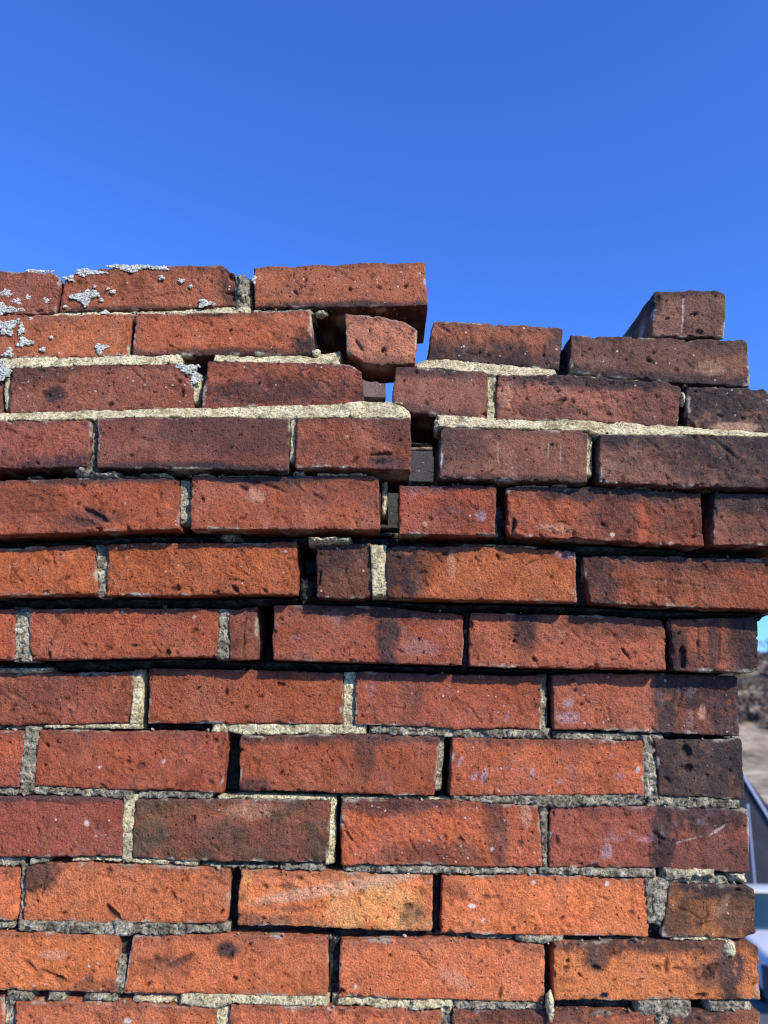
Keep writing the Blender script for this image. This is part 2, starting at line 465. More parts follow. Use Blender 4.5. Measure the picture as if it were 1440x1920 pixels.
b(6, [(430, 1144), (482, 1138)], [(428, 1238), (483, 1237)], (122, 58, 44), depth=.19, streaks=.6)
b(6, [(513, 1134), (690, 1136), (870, 1152)], [(510, 1238), (867, 1248)], (158, 72, 54), soot=((.6, .6, .06, .8, .75), (.5, 1.0, .35, .3, .75)), eff=.3)
b(6, [(882, 1148), (1060, 1152), (1247, 1162)], [(879, 1249), (1249, 1256)], (158, 76, 58), soot=((.28, .75, .07, .6, .75), (.8, .85, .3, .3, .5)), rough=1.2)
b(6, [(1257, 1163), (1410, 1158), (1420, 1165)], [(1262, 1257), (1400, 1262), (1423, 1258)], (132, 66, 54), soot=((.88, .6, .22, 1.3, .85), (.48, .5, .05, 1.2, .6), (.05, .4, .12, .6, .9)), streaks=.6, chips=((.06, .3, .005),))
b(7, [(-124, 1266), (100, 1262), (253, 1260)], [(-124, 1360), (120, 1358), (246, 1355)], (138, 64, 50), soot=((.5, .6, .3, .3, .25),))
b(7, [(278, 1253), (460, 1256), (645, 1262)], [(277, 1357), (643, 1358)], (152, 68, 46))
b(7, [(668, 1260), (1014, 1268)], [(664, 1358), (850, 1366), (1016, 1368)], (152, 68, 50), soot=((.3, .6, .05, .8, .35), (.2, 1, .3, .2, .5)), eff=.25)
b(7, [(1036, 1266), (1200, 1262), (1384, 1268)], [(1039, 1367), (1200, 1373), (1387, 1380)], (154, 74, 58), soot=((.60, .6, .06, 1.2, .95), (.93, .6, .16, 1.4, .85), (.76, .8, .16, .5, .8), (.76, .1, .2, .3, .5)), eff=.35, rough=1.3)
b(8, [(-324, 1372), (46, 1370)], [(-324, 1474), (36, 1478)], (168, 72, 52))
b(8, [(73, 1367), (427, 1373)], [(61, 1475), (416, 1487)], (148, 64, 44))
b(8, [(451, 1379), (650, 1376), (826, 1381)], [(448, 1482), (815, 1493)], (148, 66, 44), soot=((.62, .7, .06, .5, .5), (.5, 1, .7, .18, .6), (.05, .05, .1, .2, .7)))
b(8, [(849, 1383), (1206, 1389)], [(843, 1493), (1209, 1490)], (174, 80, 54), eff=.25, soot=((.5, 1, .5, .15, .3),))
b(8, [(1227, 1386), (1391, 1385)], [(1235, 1491), (1397, 1500)], (104, 64, 52), soot=((.6, .6, .9, 1.2, .93), (.3, .8, .1, .25, 1.0)), rough=1.5, pits=50)
b(9, [(-150, 1494), (100, 1492), (231, 1499)], [(-152, 1603), (100, 1608), (227, 1608)], (138, 60, 50), soot=((.5, 1, .7, .08, .6),), pits=18)
b(9, [(254, 1499), (480, 1499), (620, 1503)], [(246, 1610), (420, 1616), (612, 1618)], (132, 66, 52), col2=(88, 60, 46), mott=1.0, soot=((.6, .2, .6, .5, .35),))
b(9, [(640, 1498), (850, 1501), (1010, 1511)], [(639, 1621), (820, 1623), (1018, 1627)], (182, 80, 50), soot=((.25, .95, .35, .2, .65), (.45, .15, .35, .2, .5), (.78, .6, .07, .7, .55)), chips=((.03, .4, .003),), rough=1.3, pits=45)
b(9, [(1032, 1515), (1200, 1511), (1403, 1517)], [(1029, 1627), (1240, 1630), (1405, 1637)], (142, 66, 56), soot=((.58, .6, .07, 1.3, .9), (.80, .9, .3, .4, .75), (.85, .25, .3, .5, .5)), eff=.45, rough=1.3)
b(10, [(-346, 1628), (35, 1627)], [(-346, 1730), (31, 1727)], (204, 96, 60))
b(10, [(48, 1625), (90, 1616), (250, 1620), (431, 1630)], [(42, 1728), (170, 1731), (425, 1732)], (198, 98, 60), chips=((.48, .02, .006), (.98, .05, .005)), soot=((.07, .85, .1, .35, .7),))
b(10, [(450, 1631), (812, 1640)], [(443, 1737), (810, 1745)], (212, 106, 60), col2=(214, 138, 90), mott=.8, soot=((.1, .1, .3, .15, .5), (.9, .3, .08, .2, .5)), pits=45)
b(10, [(828, 1640), (1020, 1639), (1212, 1647)], [(826, 1752), (1218, 1756)], (210, 100, 58), soot=((.08, .75, .05, .15, .4),), col2=(205, 112, 74))
b(10, [(1256, 1656), (1400, 1660), (1415, 1668)], [(1239, 1757), (1390, 1760), (1417, 1750)], (150, 84, 50), soot=((.55, .95, .7, .35, .8), (.1, .2, .2, .5, .6), (.7, .6, .2, .5, .6), (.95, .3, .1, .8, .6), (.3, .6, .3, .5, .4)), rough=1.3)
b(11, [(-166, 1744), (100, 1748), (223, 1754)], [(-168, 1853), (215, 1862)], (216, 106, 58), soot=((.9, .1, .2, .15, .4),), pits=40)
b(11, [(249, 1754), (430, 1752), (616, 1758)], [(231, 1862), (614, 1869)], (200, 96, 58), soot=((.5, .75, .04, .15, .9), (.2, .5, .15, .2, .35)))
b(11, [(638, 1763), (830, 1760), (1021, 1772)], [(635, 1870), (1022, 1880)], (212, 100, 60), col2=(196, 112, 84))
b(11, [(1037, 1767), (1250, 1764), (1405, 1766), (1422, 1777)], [(1040, 1876), (1426, 1875)], (212, 110, 62), soot=((.85, .6, .08, .8, .95), (.55, .95, .7, .2, .7), (.2, .8, .07, .3, .75), (.75, .4, .1, .3, .5)), rough=1.3, pits=40)
b(12, [(-372, 1874), (8, 1873)], [(-372, 1986), (8, 1986)], (190, 92, 58))
b(12, [(28, 1877), (180, 1876), (406, 1892)], [(25, 1992), (404, 2003)], (188, 90, 56), eff=.2, rough=1.3)
b(12, [(431, 1883), (828, 1896)], [(429, 1998), (826, 2012)], (188, 90, 60), rough=1.3)
b(12, [(849, 1893), (1229, 1899)], [(847, 2009), (1230, 2018)], (170, 82, 54), soot=((.35, .95, .5, .3, .55), (.2, .7, .15, .3, .5)), rough=1.3)
b(12, [(1258, 1900), (1426, 1897)], [(1256, 2016), (1432, 2020)], (160, 84, 56), soot=((.3, .9, .4, .3, .7), (.7, .5, .2, .6, .4)))
# courses below the frame
for rr, x0 in ((13, 215), (14, 20), (15, 225)):
    y0 = 2000 + (rr - 13) * 136
    xs = x0 - 3 * 418
    while xs < 1430:
        xe = min(xs + 402, 1434 + (rr - 12) * 7)
        if xe - xs > 60:
            b(rr, [(xs, y0 + xs * .014), (xe, y0 + xe * .014)], [(xs, y0 + 118 + xs * .014), (xe, y0 + 118 + xe * .014)],
              random.choice([(190, 90, 55), (170, 78, 50), (205, 100, 60)]), res=.004, pits=8)
        xs += 418
# more bricks running on to the left of the frame
for rr in range(13):
    left = min((q for q in BR if q['row'] == rr), key=lambda q: q['top'][0][0])
    x1, y1, yb = left['top'][0][0], left['top'][0][1], left['bot'][0][1]
    for k in range(2):
        xe = x1 - 16; xs = xe - 362
        b(rr, [(xs, y1 + 3), (xe, y1 + 1)], [(xs, yb + 3), (xe, yb + 1)],
          random.choice([(150, 70, 50), (165, 78, 52), (130, 62, 50)]), res=.004, pits=8)
        x1 = xs

h, lw = 'h', 'l'
MARKS = {
 0: [(553, 548, 7, 3, -40, 2.5, h), (655, 543, 4, 4, 0, 2.5, h), (697, 517, 6, 6, 0, .5, 'k'), (432, 514, 12, 7, -45, 3, h), (430, 550, 12, 4, 0, 3, h), (195, 530, 6, 3, 0, 1, h),
     (416, 532, 15, 3, 70, 1, h), (580, 545, 4, 3, 0, 1.5, h), (535, 537, 4, 3, 0, 1.5, h)],
 1: [(398, 592, 24, 3, 0, 1.5, h), (672, 646, 13, 4, -40, 2.2, h), (722, 657, 6, 4, 0, 1.8, h), (1022, 660, 16, 4, 90, 1.5, h), (835, 618, 16, 3, -35, 1.6, h),
     (1215, 676, 8, 3, -10, 3, h), (1173, 675, 4, 3, 0, 2.4, h), (1092, 667, 3, 3, 0, 2.4, h), (1265, 695, 7, 6, 0, 1.5, h), (1330, 690, 34, 14, 0, .25, 't'), (700, 600, 4, 3, 0, 1.6, h),
     (500, 650, 20, 2, -8, 1.2, h)],
 2: [(88, 741, 10, 7, -30, 2, h), (338, 737, 9, 4, 80, 2.4, h), (75, 694, 9, 3, -20, 1.6, h), (208, 757, 8, 4, 0, .7, 'k'), (432, 740, 9, 4, 10, .8, 'k'), (236, 713, 4, 2, 0, 2, h),
     (110, 763, 5, 3, 0, 2, h), (780, 699, 5, 4, 0, 2.2, h), (803, 758, 5, 4, 0, 2, h), (1050, 755, 14, 7, 30, 2, h), (1020, 760, 10, 3, 10, 1.8, h), (950, 740, 18, 30, 0, .3, 't'),
     (675, 740, 10, 4, 80, 1, 'k'), (1380, 800, 50, 10, 3, .55, 't')],
 3: [(715, 852, 28, 4, 5, 3.2, h), (716, 862, 24, 8, 0, .4, 'k'), (12, 848, 10, 5, 80, .6, 'k'), (248, 806, 4, 3, 0, 2.4, h), (247, 854, 5, 4, 0, 2.4, h), (22, 808, 12, 3, -30, 1.6, h),
     (1029, 850, 40, 1.2, 90, .32, 'w'), (1052, 850, 36, 1.1, 90, .26, 'w'), (935, 855, 30, 1.1, 90, .2, 'w'), (1350, 835, 50, 3, -38, 1.8, h), (830, 865, 14, 3, 85, .5, 'w'), (650, 818, 4, 4, 0, .6, 't'),
     (1034, 836, 4, 4, 0, 1.8, h)],
 4: [(178, 966, 32, 6, -30, 3.6, h), (155, 980, 26, 9, -12, 1.8, h), (300, 928, 8, 3, 75, 2.4, h), (455, 915, 12, 5, -30, 2.4, h), (593, 930, 13, 4, -30, 2, h), (505, 912, 44, 3, -20, 1.8, h),
     (560, 915, 14, 2, -40, 1.5, h), (1238, 952, 16, 2, -55, 1.2, h), (1075, 1014, 14, 6, 0, 3, h), (957, 985, 18, 8, 70, 3.5, h), (900, 968, 14, 10, -60, .5, lw), (805, 974, 5, 5, 0, 2, h),
     (1145, 1003, 5, 4, 0, .8, 'w'), (70, 960, 50, 2, 3, 1.2, h), (480, 930, 20, 16, -20, .35, 't'), (1040, 990, 40, 8, -5, .35, 't'), (796, 983, 6, 5, 0, .5, 't')],
 5: [(333, 1103, 11, 5, 0, 3, h), (443, 1106, 9, 5, -45, 3.4, h), (1230, 1112, 12, 4, 0, 1.5, h), (1250, 1090, 60, 1.5, -5, 1.4, h), (597, 1085, 14, 4, 80, 3, h), (820, 1045, 16, 2, -50, 1.4, h),
     (240, 1045, 2, 2, 0, .5, 'w'), (20, 1065, 30, 1.2, 85, 1.4, h), (535, 1035, 4, 3, 0, .5, 'w'), (845, 1060, 8, 30, 0, .4, 't'), (1120, 1070, 12, 30, 0, .3, 'k'), (798, 1098, 6, 4, 0, 2, h), (1060, 1040, 22, 10, 0, .35, lw)],
 6: [(315, 1226, 8, 5, 60, 3.5, h), (87, 1231, 8, 5, 80, 3.5, h), (158, 1210, 6, 3, -40, 2, h), (105, 1158, 5, 5, 0, 1.4, h), (1172, 1226, 16, 3, -52, 3, h), (1276, 1234, 22, 8, 85, 5, h),
     (1080, 1190, 48, 1.5, -42, 1.1, h), (230, 1150, 4, 3, 0, .8, 'w'), (786, 1200, 4, 4, 0, 2.2, h), (790, 1215, 42, 18, 0, .18, lw), (366, 1157, 3, 3, 0, .7, 'w'), (457, 1200, 32, 2, 88, 1.8, h),
     (1307, 1210, 42, 2, 88, 1.4, h), (1345, 1210, 40, 2, 88, 1.2, h), (1150, 1237, 8, 3, 0, 1.6, h), (100, 1190, 30, 1.4, 65, 1.2, h)],
 7: [(423, 1300, 9, 4, 80, 2.4, h), (1274, 1314, 16, 3, 70, 1.8, h), (1065, 1318, 12, 9, 0, .5, lw), (1062, 1346, 24, 12, 0, .45, lw), (950, 1345, 10, 4, 80, .4, lw), (35, 1305, 24, 3, -25, 1.2, h),
     (580, 1308, 6, 3, -30, 1.8, h), (1315, 1335, 16, 8, 80, .45, 't'), (1100, 1318, 4, 3, 0, 1.4, h)],
 8: [(270, 1437, 9, 6, 30, 2, h), (405, 1390, 6, 5, 0, 2.4, h), (404, 1468, 7, 5, 0, 2, h), (950, 1398, 9, 3, -25, 1.8, h), (1286, 1410, 13, 9, 90, 4.5, h), (1288, 1442, 8, 7, 0, 4.5, h), (1245, 1462, 8, 4, -40, 2, h),
     (866, 1428, 12, 4, 75, .6, lw), (893, 1456, 10, 5, 60, .6, lw), (911, 1454, 14, 6, 80, .65, lw), (999, 1452, 12, 3.5, 85, .7, lw), (1050, 1465, 8, 6, 0, .3, lw), (1195, 1443, 7, 4, 85, .85, 'w'),
     (555, 1404, 4, 3, 0, 2, h), (312, 1428, 4, 4, 0, .6, 'w'), (195, 1440, 4, 3, 0, .5, 'w'), (1160, 1455, 14, 8, 0, .3, lw), (730, 1440, 5, 44, 0, .2, 'k')],
 9: [(165, 1545, 6, 5, -40, .95, 'w'), (366, 1533, 5, 3, 80, 2.4, h), (655, 1568, 14, 3, -50, 2.6, h), (862, 1576, 9, 6, -20, 2, h), (970, 1583, 7, 7, 0, 2, h), (815, 1592, 8, 7, 0, .6, 'k'), (1236, 1570, 16, 3, -32, 2.6, h),
     (1236, 1580, 10, 3, 85, 2.4, h), (1140, 1597, 14, 14, 0, .45, lw), (1290, 1576, 30, 1.6, 18, .28, 'w'), (1345, 1556, 22, 2.2, 30, .38, 'w'), (110, 1505, 60, 1.6, -3, 1.6, h), (985, 1530, 14, 26, 0, .45, 't'), (1046, 1575, 4, 9, 0, 2.2, h), (470, 1520, 50, 16, 0, .3, 't'),
     (918, 1592, 4, 4, 0, .8, 'w')],
 10: [(98, 1650, 34, 1.6, 50, 1.6, h), (85, 1660, 26, 1.6, 78, 1.5, h), (70, 1672, 22, 1.5, -80, 1.4, h), (217, 1712, 20, 7, -42, 4.5, h), (205, 1633, 7, 6, 0, 1.8, h), (330, 1680, 12, 4, -60, 1.8, h), (290, 1673, 8, 5, 0, 1.4, h),
     (545, 1662, 20, 8, -8, .5, 'k'), (677, 1675, 8, 5, 0, 1.8, h), (765, 1699, 10, 6, 0, 1.8, h), (788, 1712, 9, 8, 0, .55, 'k'), (625, 1668, 175, 13, 10, .6, 't'), (555, 1705, 30, 6, 0, .5, 'k'), (500, 1698, 26, 8, 10, .35, 'k'),
     (1180, 1713, 7, 6, 0, 2, h), (885, 1699, 7, 4, -10, .9, 'w'), (1317, 1732, 7, 8, 90, .7, 'k'), (906, 1725, 4, 4, 0, .7, 'w'), (1137, 1657, 4, 5, 0, .9, 'w'), (870, 1680, 8, 7, 0, .5, 'k'), (1001, 1655, 5, 4, 0, .8, 'w'), (1355, 1700, 26, 8, 60, .22, 't')],
 11: [(345, 1804, 26, 6, 25, 1.8, h), (436, 1795, 12, 6, 65, 2.4, h), (448, 1837, 5, 5, 0, 3.2, h), (300, 1800, 12, 6, -40, 1.4, h), (110, 1832, 34, 4, -20, 2.2, h), (60, 1812, 22, 4, -35, 2, h), (175, 1835, 10, 8, 0, .5, 'k'), (115, 1838, 10, 8, 0, 2, h),
     (642, 1861, 9, 5, 0, 3.5, h), (937, 1862, 14, 4, 75, 2.4, h), (1115, 1816, 9, 5, -10, 3.2, h), (1322, 1830, 14, 12, 0, 3.0, h), (1268, 1817, 11, 4, 0, 2.0, h), (1330, 1815, 16, 6, 20, 2.2, h), (1245, 1815, 16, 5, 85, 1.8, h), (668, 1852, 4, 4, 0, .8, 'w'), (105, 1790, 30, 10, 0, .4, 't'),
     (1130, 1865, 10, 5, 0, 1.2, 'k'), (1060, 1820, 5, 4, 0, 1.2, h), (855, 1835, 40, 12, -20, .35, 't'), (1310, 1868, 10, 5, 0, 3, h)],
 12: [(240, 1915, 8, 5, 0, .85, 'w'), (55, 1908, 6, 5, 0, 2, h), (640, 1900, 6, 6, 0, 2, h), (905, 1900, 12, 5, 0, 2.5, h), (1000, 1898, 10, 5, 0, 2.5, h)],
}
rows = {}
for q in BR: rows.setdefault(q['row'], []).append(q)
for rr in rows: rows[rr].sort(key=lambda q: q['top'][0][0])
for s, q in enumerate(BR):
    rr = q['row']
    dy = q.get('dy', None)
    if dy is None: dy = random.uniform(-.0012, .0012) if rr < 12 else 0
    q['Y'] = face(rr) + dy
    kw = {k: q[k] for k in ('soot', 'eff', 'chips', 'rough', 'col2', 'mott', 'yaw', 'res', 'pits', 'streaks') if k in q}
    if q['bot'][0][1] < 2000 and 'res' not in q:
        xa_, xb_ = q['top'][0][0], q['top'][-1][0]
        kw['marks'] = [m_ for m_ in MARKS.get(rr, ()) if xa_ < m_[0] < xb_]
    gain = {0: .97, 1: .98, 2: 1.08, 3: 1.06, 4: .96, 5: .90, 6: .98, 11: .97}.get(rr, 1.0)
    W, fc, cc = brick_mesh(q['top'], q['bot'], q['Y'], q.get('depth', .095), tuple(min(255, v * gain) for v in q['col']), s + 3, **kw)
    o = mesh_obj('brick', W, fc, MB, wall, cc)
    if 'label' in q: o['label'] = q['label']

# the loose broken brick lying on the top course at the right
W, fc, cc = brick_mesh([(1226, 546), (1300, 544), (1352, 545), (1361, 551)], [(1222, 629), (1300, 632), (1358, 634)], face(1) + .002, .112,
                       (122, 80, 74), 91, marks=[(1282, 588, 38, 2, 90, .6, 'w'), (1301, 589, 9, 4, 15, 3.2, 'h'), (1252, 597, 4, 3, 0, 2, 'h'), (1312, 624, 8, 5, 0, 2.5, 'h'), (1225, 575, 10, 6, 80, 2.5, 'h'), (1235, 560, 8, 5, 60, 2, 'h')], soot=((.8, .5, .5, .8, .35), (.05, .8, .1, .3, .7), (.5, 1, .6, .15, .6)), rough=1.7, pits=70, streaks=.45)
lb = mesh_obj('broken_brick', W, fc, MB, None, cc)
org = W.mean(0); org[2] = W[:, 2].min()
lb.data.transform(Matrix.Translation(-Vector(org))); lb.location = org
tagt(lb, 'dark sooty half brick lying alone on the top right of the chimney', 'brick')

# ------------------------------------------------------------------ mortar
def edge_y(rr, x, side):
    """pixel y of a course's upper ('top') or lower ('bot') edge at pixel x"""
    P = []
    for q in rows[rr]: P += list(q[side])
    P.sort()
    a = np.array(P, float)
    return np.interp(x, a[:, 0], a[:, 1])

def lump(name, X0, X1, Z0f, Z1f, Yb, Yt, mat, seed, res=.0016, amp=.0012, rag=.0034, back=.03, wob=.002, fall=.0038, nmin=3):
    """a strip of mortar with a rough front; Z0f/Z1f give its lower/upper z along x, Yb/Yt its front depth at bottom/top"""
    nx = max(nmin, int((X1 - X0) / res)); 
    xs = np.linspace(X0, X1, nx + 1)
    z0 = Z0f(xs); z1 = Z1f(xs)
    nz = max(nmin, int(np.mean(z1 - z0) / res))
    uu, vv = np.meshgrid(np.arange(nx + 1) / nx, np.arange(nz + 1) / nz, indexing='ij')
    x = np.repeat(xs[:, None], nz + 1, 1)
    z = z0[:, None] * (1 - vv) + z1[:, None] * vv
    y = Yb * (1 - vv) + Yt * vv
    p = np.stack([x.ravel(), y.ravel(), z.ravel()], -1)
    S = p + seed * .173
    eu = np.minimum(uu, 1 - uu) * (X1 - X0); ev = np.minimum(vv, 1 - vv) * np.mean(z1 - z0)
    e = np.minimum(eu, ev * 1.3 + .0012).ravel()
    n1 = fbm(S, .006, 7, 3); n2 = vnoise(S, .0022, 9); n3 = fbm(S, .02, 15, 2)
    bk = (1 - sstep(0, fall, e + rag * n1)) * .008
    p[:, 1] += amp * n1 + amp * .7 * n2 + wob * n3 + bk
    # closed back
    bord = ((uu == 0) | (uu == 1) | (vv == 0) | (vv == 1)).ravel()
    p[bord, 1] += back
    idx = np.arange((nx + 1) * (nz + 1)).reshape(nx + 1, nz + 1)
    f = np.stack([idx[:-1, :-1], idx[1:, :-1], idx[1:, 1:], idx[:-1, 1:]], -1).reshape(-1, 4).tolist()
    ring = list(idx[:, 0]) + list(idx[-1, 1:]) + list(idx[-2::-1, -1]) + list(idx[0, -2:0:-1])
    f.append([int(i) for i in reversed(ring)])
    return mesh_obj(name, p, f, mat, wall)

def bed(up, lo, x0, x1, m, rb=.002, rt=None, v0=-.25, v1=1.25, seed=None, **k):
    """mortar in the bed joint between course `up` and the one below it, pixel x0..x1"""
    if rt is None: rt = rb
    Yu, Yl = face(up), face(lo)
    Ym = (Yu + Yl) / 2
    pxs = np.linspace(x0 - 4, x1 + 4, 60)
    A = unproj(pxs, edge_y(up, pxs, 'bot'), Yu); Bq = unproj(pxs, edge_y(lo, pxs, 'top'), Yl)
    X0 = float(unproj(x0, edge_y(up, x0, 'bot'), Ym)[0]); X1 = float(unproj(x1, edge_y(up, x1, 'bot'), Ym)[0])
    def zu(x): return np.interp(x, A[:, 0], A[:, 2])
    def zl(x): return np.interp(x, Bq[:, 0], Bq[:, 2])
    sd = seed if seed is not None else int(x0 * 3 + up * 77) % 997
    def f0(x): return zl(x) + v0 * np.maximum(zu(x) - zl(x), .004)
    def f1(x): return zl(x) + v1 * np.maximum(zu(x) - zl(x), .004)
    return lump('mortar_bed', X0, X1, f0, f1, Yl + rb, Yu + rt, MATS[m], sd, **k)

def head(row, i, m, rl=.003, rr_=None, a=0.0, c=1.0, xa=-.15, xb=1.15, off=None, **k):
    """mortar in the upright joint after visible brick i (i counted from the brick cut by the frame's left edge)"""
    vis = [q for q in rows[row] if q['top'][-1][0] > 0]
    A, Bq = vis[i], vis[i + 1]
    Y = face(row)
    at, ab = A['top'][-1], A['bot'][-1]; bt, bb = Bq['top'][0], Bq['bot'][0]
    def mix(p, q, t): return (p[0] * (1 - t) + q[0] * t, p[1] * (1 - t) + q[1] * t)
    # a .. c measured from top (0) to bottom (1)
    tl, tr = mix(at, ab, a), mix(bt, bb, a); bl, br_ = mix(at, ab, c), mix(bt, bb, c)
    def q3(p): return unproj(p[0], p[1], Y)
    TL, TR, BL, BR_ = map(q3, (tl, tr, bl, br_))
    xl0, xr0 = BL[0] + (BR_[0] - BL[0]) * xa, BL[0] + (BR_[0] - BL[0]) * xb
    xl1, xr1 = TL[0] + (TR[0] - TL[0]) * xa, TL[0] + (TR[0] - TL[0]) * xb
    zb, zt = (BL[2] + BR_[2]) / 2 - .003 * (c > .95), (TL[2] + TR[2]) / 2 + .003 * (a < .05)
    rr2 = rl if rr_ is None else rr_
    res = k.pop('res', .0016); amp = k.pop('amp', .0011); back = k.pop('back', .03); rag = k.pop('rag', .0030)
    wd = max(xr0 - xl0, .003); nx = max(4, int(wd / res * 1.2)); nz = max(6, int((zt - zb) / res))
    vv, uu = np.meshgrid(np.arange(nz + 1) / nz, np.arange(nx + 1) / nx, indexing='ij')
    x = (xl0 * (1 - uu) + xr0 * uu) * (1 - vv) + (xl1 * (1 - uu) + xr1 * uu) * vv
    z = zb + (zt - zb) * vv
    y = Y + rl * (1 - uu) + rr2 * uu
    p = np.stack([x.ravel(), y.ravel(), z.ravel()], -1)
    S = p + row * .31 + i * .17
    e = np.minimum(np.minimum(uu, 1 - uu) * wd * 1.5 + .0008, np.minimum(vv, 1 - vv) * (zt - zb)).ravel()
    n1 = fbm(S, .006, 7, 3)
    p[:, 1] += amp * n1 + amp * .8 * vnoise(S, .0022, 9) + .0018 * fbm(S, .018, 15, 2) + (1 - sstep(0, .0028, e + rag * n1)) * .006
    p[:, 0] += .0007 * fbm(S, .007, 17, 2)
    bord = ((uu == 0) | (uu == 1) | (vv == 0) | (vv == 1)).ravel()
    p[bord, 1] += back
    idx = np.arange((nx + 1) * (nz + 1)).reshape(nz + 1, nx + 1)
    f = np.stack([idx[:-1, :-1], idx[:-1, 1:], idx[1:, 1:], idx[1:, :-1]], -1).reshape(-1, 4).tolist()
    ring = list(idx[0, :]) + list(idx[1:, -1]) + list(idx[-1, -2::-1]) + list(idx[-2:0:-1, 0])
    f.append([int(q) for q in reversed(ring)])
    return mesh_obj('mortar_joint', p, f, MATS[m], wall)

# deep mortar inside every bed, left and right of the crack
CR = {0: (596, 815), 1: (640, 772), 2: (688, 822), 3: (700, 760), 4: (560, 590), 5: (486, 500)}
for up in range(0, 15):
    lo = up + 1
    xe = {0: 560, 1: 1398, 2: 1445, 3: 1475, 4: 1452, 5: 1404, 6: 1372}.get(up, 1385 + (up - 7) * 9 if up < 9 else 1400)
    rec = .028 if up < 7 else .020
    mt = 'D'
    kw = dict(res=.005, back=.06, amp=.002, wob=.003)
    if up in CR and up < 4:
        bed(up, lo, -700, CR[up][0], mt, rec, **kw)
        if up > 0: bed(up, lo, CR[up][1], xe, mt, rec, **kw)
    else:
        bed(up, lo, -700, xe, mt, rec, **kw)

